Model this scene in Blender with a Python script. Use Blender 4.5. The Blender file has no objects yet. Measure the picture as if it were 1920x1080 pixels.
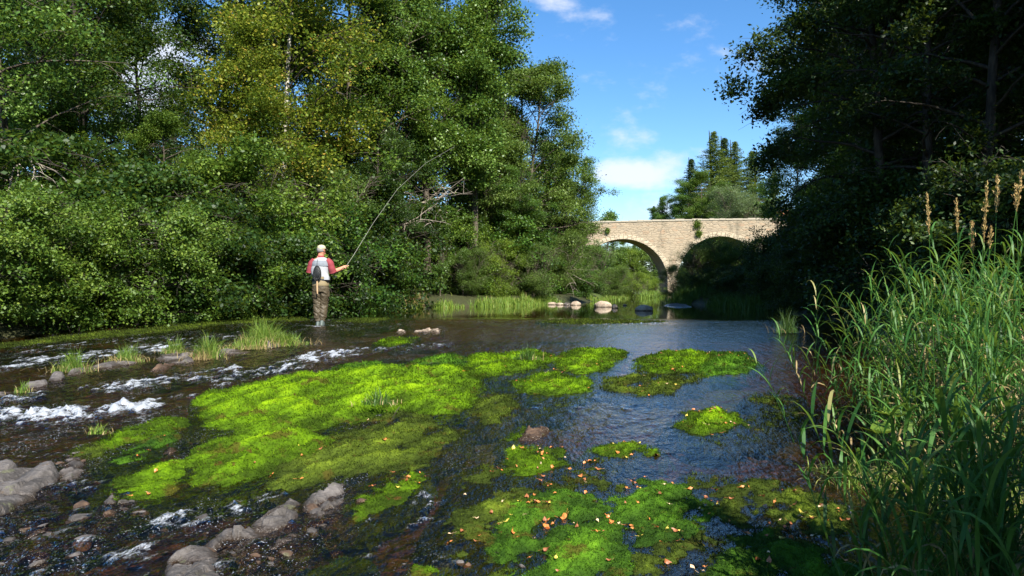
import bpy, math, random
import numpy as np
from mathutils import Vector, Matrix
R = math.radians
scene = bpy.context.scene
COL = scene.collection
HOR, F, CAMZ = 540.0, 1400.0, 0.83        # horizon row, focal length (in 1920-wide pixels), camera height over the pool
# ------------------------------------------------------------------ camera
cam_data = bpy.data.cameras.new('camera'); cam = bpy.data.objects.new('camera', cam_data); COL.objects.link(cam)
cam.location = (0, 0, CAMZ); cam.rotation_euler = (R(90), 0, 0)
cam_data.sensor_width = 36; cam_data.lens = 36*F/1920; cam_data.clip_start = 0.05; cam_data.clip_end = 3000
scene.camera = cam
# ------------------------------------------------------------------ sun, sky, exposure
SUN_AZ = math.atan2(0.42, -0.90)            # clockwise from +Y
SUN_EL = R(44)
sx, sy, sz = math.sin(SUN_AZ)*math.cos(SUN_EL), math.cos(SUN_AZ)*math.cos(SUN_EL), math.sin(SUN_EL)
sd = bpy.data.lights.new('sun', 'SUN'); sun = bpy.data.objects.new('sun', sd); COL.objects.link(sun)
sd.energy = 5.0; sd.angle = R(0.5); sd.color = (1.0, 0.955, 0.87)
sun.rotation_euler = Vector((sx, sy, sz)).to_track_quat('Z', 'Y').to_euler(); sun.location = (sx*40, sy*40, sz*40)
world = bpy.data.worlds.new('World'); scene.world = world; world.use_nodes = True
wn, wl = world.node_tree.nodes, world.node_tree.links
wn.clear()
def wnode(t, **k):
    n = wn.new(t)
    for a, b in k.items(): setattr(n, a, b)
    return n
def wmath(op, a, b=None, c=None):
    n = wnode('ShaderNodeMath', operation=op)
    for i, v in enumerate((a, b, c)):
        if v is None: continue
        if isinstance(v, (int, float)): n.inputs[i].default_value = v
        else: wl.new(v, n.inputs[i])
    return n.outputs[0]
sky = wnode('ShaderNodeTexSky'); sky.sky_type = 'NISHITA'; sky.sun_disc = False
sky.sun_elevation = SUN_EL; sky.sun_rotation = SUN_AZ; sky.air_density = 1.0; sky.dust_density = 0.4; sky.ozone_density = 3.0; sky.altitude = 900
hs = wnode('ShaderNodeHueSaturation'); hs.inputs['Saturation'].default_value = 1.24
wl.new(sky.outputs[0], hs.inputs['Color'])
tc = wnode('ShaderNodeTexCoord'); sep = wnode('ShaderNodeSeparateXYZ'); wl.new(tc.outputs['Generated'], sep.inputs[0])
ysafe = wmath('MAXIMUM', sep.outputs[1], 0.05)
U = wmath('DIVIDE', sep.outputs[0], ysafe); V = wmath('DIVIDE', sep.outputs[2], ysafe)
cmb = wnode('ShaderNodeCombineXYZ'); wl.new(U, cmb.inputs[0]); wl.new(wmath('MULTIPLY', V, 1.7), cmb.inputs[1])
nz = wnode('ShaderNodeTexNoise'); nz.inputs['Scale'].default_value = 9; nz.inputs['Detail'].default_value = 8; nz.inputs['Roughness'].default_value = 0.58
wl.new(cmb.outputs[0], nz.inputs['Vector'])
tot = None
for (u0, v0, ru, rv, amp) in ((0.175, 0.153, .085, .026, 1.05), (0.205, 0.160, .050, .024, .85), (0.14, 0.157, .045, .020, .8), (0.150, 0.186, .030, .014, .12), (0.165, 0.11, .10, .028, .38), (0.26, 0.165, .045, .03, .5),
                              (-0.50, 0.30, .12, .10, 1.1), (0.036, 0.388, .055, .02, .42), (-0.35, .36, .10, .03, .6), (-0.9, .33, .3, .1, .7), (0.75, .25, .25, .08, .7)):
    d = wmath('ADD', wmath('POWER', wmath('ABSOLUTE', wmath('DIVIDE', wmath('SUBTRACT', U, u0), ru)), 2.0), wmath('POWER', wmath('ABSOLUTE', wmath('DIVIDE', wmath('SUBTRACT', V, v0), rv)), 2.0))
    g = wmath('MULTIPLY', wmath('SUBTRACT', 1.0, wmath('MINIMUM', d, 1.6)), amp)
    tot = g if tot is None else wmath('MAXIMUM', tot, g)
m = wmath('ADD', wmath('MULTIPLY', tot, 0.55), wmath('MULTIPLY', wmath('SUBTRACT', nz.outputs[0], 0.5), 1.9))
mr = wnode('ShaderNodeMapRange'); mr.inputs['From Min'].default_value = 0.02; mr.inputs['From Max'].default_value = 0.6; mr.inputs['To Max'].default_value = 0.86; mr.interpolation_type = 'SMOOTHSTEP'
wl.new(m, mr.inputs['Value'])
front = wmath('MULTIPLY', mr.outputs[0], wmath('GREATER_THAN', sep.outputs[1], 0.05))
mixc = wnode('ShaderNodeMix', data_type='RGBA'); wl.new(front, mixc.inputs['Factor']); wl.new(hs.outputs[0], mixc.inputs['A']); mixc.inputs['B'].default_value = (4.6, 4.8, 5.3, 1)
bg = wnode('ShaderNodeBackground'); bg.inputs['Strength'].default_value = 0.090; wl.new(mixc.outputs['Result'], bg.inputs['Color'])
wo = wnode('ShaderNodeOutputWorld'); wl.new(bg.outputs[0], wo.inputs[0])
scene.view_settings.view_transform = 'Standard'; scene.view_settings.look = 'None'
scene.view_settings.exposure = 1.28; scene.view_settings.gamma = 1.0; scene.view_settings.use_curve_mapping = False
scene.render.engine = 'CYCLES'
cy = scene.cycles
cy.max_bounces = 6; cy.diffuse_bounces = 2; cy.glossy_bounces = 3; cy.transmission_bounces = 4; cy.transparent_max_bounces = 10
cy.caustics_reflective = False; cy.caustics_refractive = False; cy.use_denoising = True; cy.sample_clamp_indirect = 4.0

# ================================================================== helpers
def tag(o, label=None, cat=None, group=None, kind=None):
    if label: o['label'] = label
    if cat: o['category'] = cat
    if group: o['group'] = group
    if kind: o['kind'] = kind
    return o
def empty(name, loc=(0, 0, 0), rz=0.0, sc=1.0):
    o = bpy.data.objects.new(name, None); COL.objects.link(o)
    o.location = loc; o.rotation_euler = (0, 0, rz); o.empty_display_size = 0.2
    o.scale = (sc, sc, sc) if isinstance(sc, (int, float)) else sc
    return o
def link(name, me, parent=None, loc=None):
    o = bpy.data.objects.new(name, me); COL.objects.link(o)
    if parent: o.parent = parent
    if loc is not None: o.location = loc
    return o
def copy_tree(o, parent=None):
    c = o.copy(); COL.objects.link(c)
    if parent: c.parent = parent
    for ch in list(o.children): copy_tree(ch, c)
    return c
class MB:
    """collects vertices and faces with a per-face number, builds one mesh"""
    def __init__(s): s.v = []; s.f = []; s.a = []; s.n = 0
    def add(s, v, f, a=0.5):
        v = np.asarray(v, np.float32).reshape(-1, 3); f = np.asarray(f, np.int64)
        if len(f) == 0: return
        s.v.append(v); s.f.append(f + s.n); s.n += len(v)
        a = np.asarray(a, np.float32)
        s.a.append(np.full(len(f), float(a), np.float32) if a.ndim == 0 else a)
    def mesh(s, name, mats, smooth=False, extra=None):
        me = bpy.data.meshes.new(name)
        V_ = np.concatenate(s.v) if s.v else np.zeros((0, 3), np.float32)
        me.vertices.add(len(V_)); me.vertices.foreach_set('co', V_.ravel())
        ls, lv, st = [], [], 0
        for f in s.f:
            k = f.shape[1]; ls.append(st + np.arange(len(f))*k); lv.append(f.ravel()); st += f.size
        if lv:
            lv = np.concatenate(lv).astype(np.int32); ls = np.concatenate(ls).astype(np.int32)
            me.loops.add(len(lv)); me.loops.foreach_set('vertex_index', lv)
            me.polygons.add(len(ls)); me.polygons.foreach_set('loop_start', ls)
            at = me.attributes.new('rnd', 'FLOAT', 'FACE'); at.data.foreach_set('value', np.concatenate(s.a))
            if extra:
                for k, arr in extra.items():
                    at = me.attributes.new(k, 'FLOAT', 'POINT'); at.data.foreach_set('value', np.asarray(arr, np.float32).ravel())
            me.update(calc_edges=True)
            me.polygons.foreach_set('use_smooth', np.full(len(ls), bool(smooth)))
        for m_ in (mats if isinstance(mats, (list, tuple)) else [mats]): me.materials.append(m_)
        return me
def grid_faces(nr, nc, wrap=False):
    i = np.arange(nr-1)[:, None]; j = np.arange(nc if wrap else nc-1)[None, :]
    j2 = (j+1) % nc
    return np.stack([i*nc+j+0*i, i*nc+j2, (i+1)*nc+j2, (i+1)*nc+j], -1).reshape(-1, 4)
def tube(mb, pts, rad, sides=6, a=0.5, cap=True):
    pts = np.asarray(pts, float); rad = np.broadcast_to(np.asarray(rad, float), (len(pts),))
    t = np.gradient(pts, axis=0); t /= np.linalg.norm(t, axis=1)[:, None]+1e-9
    ref = np.array([0.13, 0.21, 1.0]) if abs(t[:, 2]).mean() < .8 else np.array([1.0, 0.15, 0.1])
    u = np.cross(t, ref); u /= np.linalg.norm(u, axis=1)[:, None]+1e-9; w = np.cross(t, u)
    an = np.arange(sides)*2*math.pi/sides
    V_ = pts[:, None, :] + rad[:, None, None]*(np.cos(an)[None, :, None]*u[:, None, :] + np.sin(an)[None, :, None]*w[:, None, :])
    mb.add(V_.reshape(-1, 3), grid_faces(len(pts), sides, True), a)
    if cap and sides >= 3:
        base = mb.n - len(pts)*sides
        for ring in (0, len(pts)-1):
            c = pts[ring]; idx = ring*sides + np.arange(sides)
            V2 = np.concatenate([V_.reshape(-1, 3)[idx], c[None]])
            mb.add(V2, np.stack([np.arange(sides), (np.arange(sides)+1) % sides, np.full(sides, sides)], 1), a)
def loft(mb, rings, sides=20, a=0.5, noise=0.0, seed=0, cap=True):
    """rings: (x,y,z,rx,ry)"""
    rs = np.random.RandomState(seed); rg = np.array(rings, float)
    # resample smoothly
    n = (len(rg)-1)*4+1; tt = np.linspace(0, len(rg)-1, n); k = np.clip(tt.astype(int), 0, len(rg)-2); f = (tt-k)[:, None]; f2 = f*f*(3-2*f)*.5+f*.5
    rr = rg[k]*(1-f2)+rg[k+1]*f2
    an = np.arange(sides)*2*math.pi/sides
    V_ = np.zeros((n, sides, 3)); nzv = 1+noise*fbm2(np.cos(an)[None, :]*1.3+tt[:, None]*1.7, np.sin(an)[None, :]*1.3+tt[:, None]*1.1+seed, 3)
    V_[..., 0] = rr[:, 0:1]+rr[:, 3:4]*np.cos(an)*nzv; V_[..., 1] = rr[:, 1:2]+rr[:, 4:5]*np.sin(an)*nzv; V_[..., 2] = rr[:, 2:3]
    mb.add(V_.reshape(-1, 3), grid_faces(n, sides, True), a)
    if cap:
        for ri in (0, n-1):
            V2 = np.concatenate([V_[ri], V_[ri].mean(0)[None]])
            mb.add(V2, np.stack([np.arange(sides), (np.arange(sides)+1) % sides, np.full(sides, sides)], 1), a)
_P = np.random.RandomState(7).permutation(512); _P = np.concatenate([_P, _P, _P])
_G = np.random.RandomState(8).rand(512)*2*math.pi; _GX, _GY = np.cos(_G), np.sin(_G)
def perlin(x, y):
    x = np.asarray(x, float); y = np.asarray(y, float); x, y = np.broadcast_arrays(x, y)
    xi = np.floor(x).astype(int); yi = np.floor(y).astype(int); xf = x-xi; yf = y-yi; xi &= 511; yi &= 511
    u = xf*xf*xf*(xf*(xf*6-15)+10); v = yf*yf*yf*(yf*(yf*6-15)+10)
    def g(a, b, dx, dy):
        h = _P[_P[(xi+a) & 511]+((yi+b) & 511)] & 511
        return _GX[h]*dx+_GY[h]*dy
    return ((g(0, 0, xf, yf)*(1-u)+g(1, 0, xf-1, yf)*u)*(1-v)+(g(0, 1, xf, yf-1)*(1-u)+g(1, 1, xf-1, yf-1)*u)*v)*1.5
def fbm2(x, y, o=4, rough=.5):
    r = 0; a = 1; s = 0
    for k in range(o): r = r+a*perlin(x*2**k+17.3*k, y*2**k-9.1*k); s += a; a *= rough
    return r/s
def sstep(a, b, x): t = np.clip((x-a)/(b-a), 0, 1); return t*t*(3-2*t)
# ------------------------------------------------------------------ material helper
class MT:
    def __init__(s, name):
        s.m = bpy.data.materials.new(name); s.m.use_nodes = True; s.nt = s.m.node_tree; s.nt.nodes.clear()
        s.out = s.nt.nodes.new('ShaderNodeOutputMaterial')
    def n(s, t, ins=None, **k):
        nd = s.nt.nodes.new(t)
        for a, b in k.items(): setattr(nd, a, b)
        for a, b in (ins or {}).items():
            if hasattr(b, 'is_output'): s.nt.links.new(b, nd.inputs[a])
            else: nd.inputs[a].default_value = b
        return nd
    def attr(s, name): return s.n('ShaderNodeAttribute', attribute_name=name).outputs['Fac']
    def noise(s, scale, detail=4, rough=.5, vec=None, out=0):
        d = {'Scale': scale, 'Detail': detail, 'Roughness': rough}
        if vec is None: vec = s.pos()
        d['Vector'] = vec
        return s.n('ShaderNodeTexNoise', d).outputs[out]
    def pos(s): return s.n('ShaderNodeNewGeometry').outputs['Position']
    def objc(s): return s.n('ShaderNodeTexCoord').outputs['Object']
    def mapv(s, vec, sc=(1, 1, 1), rot=(0, 0, 0)): return s.n('ShaderNodeMapping', {'Vector': vec, 'Scale': sc, 'Rotation': rot}).outputs[0]
    def math(s, op, a, b=0.0, clamp=False): return s.n('ShaderNodeMath', {0: a, 1: b}, operation=op, use_clamp=clamp).outputs[0]
    def rng(s, v, a, b, c=0., d=1.): return s.n('ShaderNodeMapRange', {'Value': v, 'From Min': a, 'From Max': b, 'To Min': c, 'To Max': d}, interpolation_type='SMOOTHSTEP').outputs[0]
    def mix(s, f, a, b, blend='MIX'):
        nd = s.n('ShaderNodeMix', {'Factor': f}, data_type='RGBA', blend_type=blend)
        for k, v in (('A', a), ('B', b)):
            i = [q for q in nd.inputs if q.name == k and q.type == 'RGBA'][0]
            if hasattr(v, 'is_output'): s.nt.links.new(v, i)
            else: i.default_value = (*v, 1) if len(v) == 3 else v
        return [q for q in nd.outputs if q.type == 'RGBA'][0]
    def ramp(s, f, stops):
        nd = s.n('ShaderNodeValToRGB', {'Fac': f}); el = nd.color_ramp.elements
        while len(el) > 1: el.remove(el[-1])
        el[0].position = stops[0][0]; el[0].color = (*stops[0][1], 1)
        for p, c in stops[1:]: e = el.new(p); e.color = (*c, 1)
        return nd.outputs[0]
    def bump(s, h, strength=.5, dist=.02, normal=None):
        d = {'Height': h, 'Strength': strength, 'Distance': dist}
        if normal is not None: d['Normal'] = normal
        return s.n('ShaderNodeBump', d).outputs[0]
    def pbr(s, col, rough=.7, normal=None, spec=.5, **k):
        d = {'Base Color': col if hasattr(col, 'is_output') else (*col, 1), 'Roughness': rough, 'Specular IOR Level': spec}
        if normal is not None: d['Normal'] = normal
        d.update(k)
        return s.n('ShaderNodeBsdfPrincipled', d).outputs[0]
    def done(s, sh): s.nt.links.new(sh, s.out.inputs[0]); return s.m
def leaf_mat(name, stops, trans=.35, rough=.5, spec=.3, var=.25):
    t = MT(name); a = t.attr('rnd')
    inf = t.n('ShaderNodeObjectInfo').outputs['Random']
    big = t.noise(.55, 3)
    f = t.math('ADD', a, t.math('MULTIPLY', t.math('SUBTRACT', t.math('ADD', t.math('MULTIPLY', inf, .5), t.math('MULTIPLY', big, 1.0)), .75), var))
    c = t.ramp(f, stops)
    p = t.pbr(c, rough, spec=spec)
    tl = t.n('ShaderNodeBsdfTranslucent', {'Color': t.mix(.5, c, (.25, .34, .03), 'MIX')}).outputs[0]
    return t.done(t.n('ShaderNodeMixShader', {0: trans, 1: p, 2: tl}).outputs[0])
def simple(name, col, rough=.7, spec=.4, bump=0, bscale=60, var=0.15, **k):
    t = MT(name); n_ = t.noise(bscale*.3, 4, vec=t.objc())
    c = t.mix(n_, tuple(x*(1-var) for x in col), tuple(min(1, x*(1+var)) for x in col))
    nm = t.bump(t.noise(bscale, 4, vec=t.objc()), bump, .01) if bump else None
    return t.done(t.pbr(c, rough, nm, spec, **k))
# ================================================================== materials
M = {}
M['mid'] = leaf_mat('deep_green_shade_leaf', [(0, (.007, .020, .004)), (.5, (.022, .055, .008)), (.85, (.055, .11, .015)), (1, (.10, .16, .025))], rough=.5, spec=.3)  # darker leaf for variety, with shaded gaps and wood shade put into its colour
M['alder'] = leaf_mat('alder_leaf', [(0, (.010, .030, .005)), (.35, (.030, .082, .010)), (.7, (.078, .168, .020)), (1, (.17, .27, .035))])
M['lime'] = leaf_mat('light_leaf', [(0, (.024, .055, .007)), (.4, (.058, .115, .012)), (.75, (.115, .185, .022)), (1, (.20, .27, .04))])
M['poplar'] = leaf_mat('poplar_leaf', [(0, (.024, .058, .010)), (.4, (.070, .145, .020)), (.8, (.145, .245, .040)), (1, (.25, .34, .10))], rough=.42, spec=.45)
M['willow'] = leaf_mat('willow_leaf', [(0, (.035, .065, .012)), (.4, (.075, .135, .022)), (.8, (.125, .19, .035)), (1, (.19, .25, .07))], rough=.5)
M['birch'] = leaf_mat('birch_leaf', [(0, (.03, .065, .008)), (.35, (.085, .14, .012)), (.65, (.17, .205, .018)), (.88, (.30, .28, .03)), (1, (.38, .24, .04))])
M['yellowbush'] = leaf_mat('yellow_green_leaf', [(0, (.05, .09, .01)), (.5, (.13, .21, .02)), (1, (.25, .32, .03))])
M['dark'] = leaf_mat('shade_leaf', [(0, (.006, .016, .003)), (.5, (.020, .046, .007)), (1, (.06, .10, .012))], trans=.22)  # deep shade under the trees is put into this leaf colour
M['grey'] = leaf_mat('grey_green_leaf', [(0, (.06, .09, .04)), (.5, (.12, .17, .07)), (1, (.22, .28, .14))])
M['spruce'] = leaf_mat('spruce_needle', [(0, (.010, .028, .008)), (.5, (.022, .055, .014)), (1, (.05, .095, .02))], trans=.1, rough=.6)
M['larch'] = leaf_mat('larch_needle', [(0, (.03, .06, .01)), (.5, (.08, .12, .016)), (1, (.15, .19, .025))], trans=.2, rough=.6)
def bark(name, c1, c2, birch=False):
    t = MT(name); v = t.objc(); n_ = t.noise(9, 5, .6, t.mapv(v, (1, 1, .25)))
    c = t.mix(t.rng(n_, .35, .65), c1, c2)
    if birch:
        b = t.noise(5, 3, .6, t.mapv(v, (1, 1, 3.2))); c = t.mix(t.rng(b, .55, .62), c, (.03, .026, .02))
    return t.done(t.pbr(c, .85, t.bump(n_, .7, .03), .2))
M['bark'] = bark('grey_brown_bark', (.045, .035, .025), (.12, .10, .075))
M['darkbark'] = bark('dark_bark', (.02, .017, .013), (.06, .05, .038))
M['birchbark'] = bark('birch_bark', (.30, .27, .22), (.46, .42, .35), True)
M['deadwood'] = bark('bleached_dead_wood', (.20, .17, .13), (.36, .31, .25))
# moss, colours by a noise over the mound
def moss_mat(name, lo, mid, hi):
    t = MT(name); p = t.pos()
    a = t.math('ADD', t.math('MULTIPLY', t.noise(4.0, 4, .6, t.mapv(t.mapv(p, (1, 1, 1), (0, 0, R(27))), (1, .38, 1))), .95), t.math('ADD', t.math('MULTIPLY', t.attr('rnd'), .55), t.math('MULTIPLY', t.noise(16, 4, .6, p), .30)))
    c = t.ramp(t.rng(a, .56, 1.16), [(0, lo), (.5, mid), (1, hi)])
    w = t.rng(t.n('ShaderNodeSeparateXYZ', {0: p}).outputs[2], -10, -9)
    c = t.mix(t.rng(t.noise(3.2, 5, .72, p), .56, .66, 0, .85), c, (.075, .065, .010)); c = t.mix(t.rng(t.noise(7, 4, .7, p), .63, .70, 0, .8), c, (.09, .045, .012))
    pr = t.pbr(c, .75, t.bump(t.noise(90, 3, .7, p), .8, .012), .10)
    tl = t.n('ShaderNodeBsdfTranslucent', {'Color': c}).outputs[0]
    return t.done(t.n('ShaderNodeMixShader', {0: .25, 1: pr, 2: tl}).outputs[0])
M['moss'] = moss_mat('bright_moss', (.032, .060, .004), (.105, .205, .005), (.245, .40, .006))
M['moss_deep'] = moss_mat('deep_moss', (.022, .055, .006), (.07, .165, .010), (.15, .32, .014))
M['moss_olive'] = moss_mat('olive_moss', (.03, .045, .007), (.085, .125, .012), (.20, .27, .02))
# rock
def rock_mat(name, c1, c2, wet=.0):
    t = MT(name); p = t.pos(); n1 = t.noise(3.5, 6, .6, p); n2 = t.noise(28, 5, .65, p); vo = t.n('ShaderNodeTexVoronoi', {'Vector': p, 'Scale': 7.0}, feature='DISTANCE_TO_EDGE').outputs[0]
    c = t.mix(t.rng(n1, .35, .68), c1, c2); c = t.mix(t.rng(n2, .55, .75, 0, .55), c, tuple(min(1, x*1.7) for x in c2))
    c = t.mix(t.rng(t.noise(8, 4, .7, p), .60, .70, 0, .7), c, (.075, .05, .028))
    wetb = t.math('ADD', t.attr('above'), t.math('MULTIPLY', t.math('SUBTRACT', t.noise(12, 4, .6, p), .5), .06))
    wet_ = t.rng(wetb, .005, .05, 1, 0); c = t.mix(t.math('MULTIPLY', wet_, .85), c, (.030, .019, .010)); c = t.mix(t.rng(t.noise(5, 5, .7, p), .60, .66, 0, .55), c, (.10, .105, .05))
    h = t.math('ADD', n2, t.math('MULTIPLY', n1, 1.5))
    return t.done(t.pbr(c, t.rng(wet_, 0, 1, .75, .18), t.bump(h, .8, .03), .4))
M['rock'] = rock_mat('grey_rock', (.040, .035, .031), (.135, .120, .110))
M['boulder'] = rock_mat('pale_boulder', (.26, .20, .145), (.48, .39, .29))
M['wetrock'] = rock_mat('wet_brown_rock', (.04, .024, .014), (.13, .075, .042))
# terrain
t = MT('stream_bed_and_bank'); p = t.pos()
bank = t.attr('bank'); alg = t.attr('algae')
pv = t.n('ShaderNodeTexVoronoi', {'Vector': p, 'Scale': 14.0}); pcol = t.n('ShaderNodeSeparateXYZ', {0: pv.outputs['Color']}).outputs[0]
n1 = t.noise(1.6, 5, .6, p); n2 = t.noise(22, 5, .7, p)
bed = t.ramp(t.math('ADD', t.math('MULTIPLY', pcol, .35), t.math('MULTIPLY', n2, .65)), [(.15, (.010, .007, .005)), (.42, (.034, .021, .011)), (.6, (.075, .042, .018)), (.8, (.20, .105, .042))])
algc = t.mix(t.rng(n2, .35, .7), (.035, .048, .008), (.13, .16, .018))
bed = t.mix(t.math('MULTIPLY', alg, t.rng(t.noise(3.5, 5, .6, p), .34, .52)), bed, algc)
soil = t.mix(t.rng(n2, .3, .7), (.018, .020, .008), (.05, .055, .018)); grassy = t.mix(t.rng(t.noise(.25, 4, .5, p), .4, .6), (.045, .085, .015), (.13, .15, .03))
soil = t.mix(t.attr('lawn'), soil, grassy)
c = t.mix(bank, bed, soil)
M['ground'] = t.done(t.pbr(c, .6, t.bump(t.math('ADD', n2, t.math('MULTIPLY', pv.outputs['Distance'], -.6)), .9, .03), .35))
# water
t = MT('river_water'); p = t.pos(); rf = t.attr('ripple'); foam = t.attr('foam')
fl = t.mapv(p, (1.0, .42, 1), (0, 0, R(-14)))
w1 = t.noise(9, 3, .6, fl); w2 = t.noise(34, 3, .65, fl); w3 = t.noise(2.2, 2, .5, t.mapv(p, (.35, 1.6, 1)))
hgt = t.math('ADD', t.math('MULTIPLY', w3, .35), t.math('MULTIPLY', rf, t.math('ADD', t.math('MULTIPLY', w1, 2.2), t.math('MULTIPLY', w2, .95))))
bstr = t.rng(rf, 0, 1, .10, 1.0)
nrm = t.n('ShaderNodeBump', {'Height': hgt, 'Strength': bstr, 'Distance': .024}).outputs[0]
fr = t.n('ShaderNodeFresnel', {'IOR': 1.34, 'Normal': nrm}).outputs[0]
gl = t.n('ShaderNodeBsdfGlossy', {'Color': (1, 1, 1, 1), 'Roughness': .035, 'Normal': nrm}).outputs[0]
tr = t.n('ShaderNodeBsdfTransparent', {'Color': (.64, .50, .33, 1)}).outputs[0]
wat = t.n('ShaderNodeMixShader', {0: fr, 1: tr, 2: gl}).outputs[0]
fst = t.mapv(t.mapv(p, (1, 1, 1), (0, 0, R(24))), (1, .28, 1)); fn = t.noise(70, 4, .75, fl); fs = t.noise(11, 5, .72, fst)
fmask = t.rng(t.math('ADD', foam, t.math('MULTIPLY', t.math('SUBTRACT', t.math('ADD', t.math('MULTIPLY', fn, .45), t.math('MULTIPLY', fs, .55)), .5), 3.6)), .42, 1.1)
fsh = t.pbr((.44, .47, .51), .45, nrm, .5)
glint_spk = t.math('MULTIPLY', t.rng(t.noise(75, 2, .6, p), .655, .69, 0, .75), t.math('MULTIPLY', t.rng(rf, .45, .95), t.rng(t.noise(2.5, 3, .6, fl), .45, .60)))  # white specks painted on as sun glints, mixed with flecks of foam
M['water'] = t.done(t.n('ShaderNodeMixShader', {0: t.math('MAXIMUM', glint_spk, t.math('MULTIPLY', fmask, t.rng(foam, .03, .5, 0, .72))), 1: wat, 2: fsh}).outputs[0])
# bridge stone
def stone(name, c1, c2, c3, sc, joint=.06):
    t = MT(name); v = t.mapv(t.objc(), (.60, 1, 1.75)); wv = t.n('ShaderNodeVectorMath', {0: v, 1: t.n('ShaderNodeVectorMath', {0: t.noise(2.2, 3, .5, v, out=1), 1: (.28, .28, .28)}, operation='MULTIPLY').outputs[0]}, operation='ADD').outputs[0]
    vo = t.n('ShaderNodeTexVoronoi', {'Vector': wv, 'Scale': sc}); ed = t.n('ShaderNodeTexVoronoi', {'Vector': wv, 'Scale': sc}, feature='DISTANCE_TO_EDGE').outputs[0]
    cc = t.n('ShaderNodeSeparateXYZ', {0: vo.outputs['Color']}).outputs[0]
    c = t.ramp(t.math('ADD', t.math('MULTIPLY', cc, .7), t.math('MULTIPLY', t.noise(6, 4, .6, t.objc()), .35)), [(.08, c1), (.3, c2), (.75, c2), (.97, c3)])
    c = t.mix(t.rng(ed, 0, joint, .75, 0), c, (.36, .29, .20))
    c = t.mix(t.rng(t.noise(.55, 6, .7, t.mapv(t.objc(), (1, 1, .45))), .50, .66, 0, .75), c, (.15, .13, .09))
    return t.done(t.pbr(c, .85, t.bump(t.rng(ed, 0, .08), .8, .05), .25))
M['bridge'] = stone('rubble_masonry', (.20, .17, .13), (.33, .265, .185), (.33, .20, .12), 3.0)
M['voussoir'] = stone('dressed_stone', (.30, .255, .19), (.42, .35, .25), (.45, .38, .28), 1.6, .02)
M['coping'] = simple('coping_stone', (.34, .30, .23), .85, bump=.5, bscale=8)
M['reed'] = leaf_mat('reed_leaf', [(0, (.014, .055, .010)), (.4, (.040, .130, .022)), (.75, (.085, .20, .035)), (.92, (.17, .25, .05)), (1, (.36, .30, .12))], trans=.4, rough=.5, spec=.3)
M['straw'] = leaf_mat('dry_straw', [(0, (.16, .11, .045)), (.5, (.30, .22, .09)), (1, (.45, .35, .17))], trans=.2, rough=.6)
M['grass'] = leaf_mat('grass_blade', [(0, (.06, .13, .02)), (.5, (.14, .24, .03)), (.8, (.24, .30, .05)), (1, (.42, .36, .12))], trans=.35, rough=.5)
M['grassdark'] = leaf_mat('dark_grass_blade', [(0, (.02, .06, .012)), (1, (.09, .17, .03))], trans=.3, rough=.5)
for nm, c in (('lf_orange', (.50, .17, .04)), ('lf_yellow', (.62, .47, .07)), ('lf_brown', (.26, .09, .03)), ('lf_pale', (.60, .42, .24))): M[nm] = simple(nm, c, .5, .5, var=.3, bscale=40)
# ================================================================== land and water
def Lv(x, y):                                   # water level
    y = np.asarray(y, float)
    return -0.60*sstep(0, 1, (16.5-y)/13.5)**0.85*1.0 + 0*np.asarray(x)
XL = np.array([(-60, -14), (0, -10), (8, -9.6), (13, -9.2), (17, -8.7), (20, -8.1), (25, -7.0), (30, -4.6), (36, .6), (42, 4), (50, 6.2), (60, 8.2), (75, 9.0), (100, 15), (140, 24), (500, 90)])
XR = np.array([(-60, 4), (0, 2.5), (4, 2.6), (5.5, 2.75), (7, 3.4), (10, 5.2), (14, 6.6), (20, 8.2), (28, 9.6), (36, 9.6), (40, 8.3), (44, 9.0), (50, 10.6), (60, 12.6), (75, 15.9), (100, 22), (140, 31), (500, 99)])
def xl(y): return np.interp(y, XL[:, 0], XL[:, 1])
def xr(y): return np.interp(y, XR[:, 0], XR[:, 1])
def pix(px, py, dz=0.0):
    """where the sight line of an image point meets the water surface"""
    D = 3.0
    lo, hi = 1.5, 400.0
    for _ in range(60):
        D = (lo+hi)/2
        z = CAMZ-D*(py-HOR)/F
        if z > float(Lv(0, D))+dz: lo = D
        else: hi = D
    return ((px-960)/F*D, D)
def atD(px, D): return (px-960)/F*D
def zD(py, D): return CAMZ-D*(py-HOR)/F
def inpoly(P, X, Y):
    ins = np.zeros(X.shape, bool); n = len(P)
    for i in range(n):
        x1, y1 = P[i]; x2, y2 = P[(i+1) % n]
        c = ((y1 > Y) != (y2 > Y)) & (X < (x2-x1)*(Y-y1)/(y2-y1+1e-12)+x1); ins ^= c
    return ins
def sdist(P, X, Y):
    d = np.full(X.shape, 1e9); n = len(P)
    for i in range(n):
        a = np.array(P[i]); b = np.array(P[(i+1) % n]); e = b-a
        t_ = np.clip(((X-a[0])*e[0]+(Y-a[1])*e[1])/(e@e+1e-12), 0, 1)
        d = np.minimum(d, np.hypot(X-a[0]-t_*e[0], Y-a[1]-t_*e[1]))
    return np.where(inpoly(P, X, Y), d, -d)
ALG = [[pix(*q) for q in ((780, 760), (930, 720), (1100, 700), (1250, 690), (1450, 700), (1540, 770), (1500, 830), (1380, 830), (1230, 800), (1120, 770), (1010, 800), (1000, 860), (1250, 900), (1560, 920), (1680, 980), (1720, 1110), (1100, 1120), (800, 1060), (830, 960), (930, 880), (820, 860), (700, 880))]]
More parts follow.
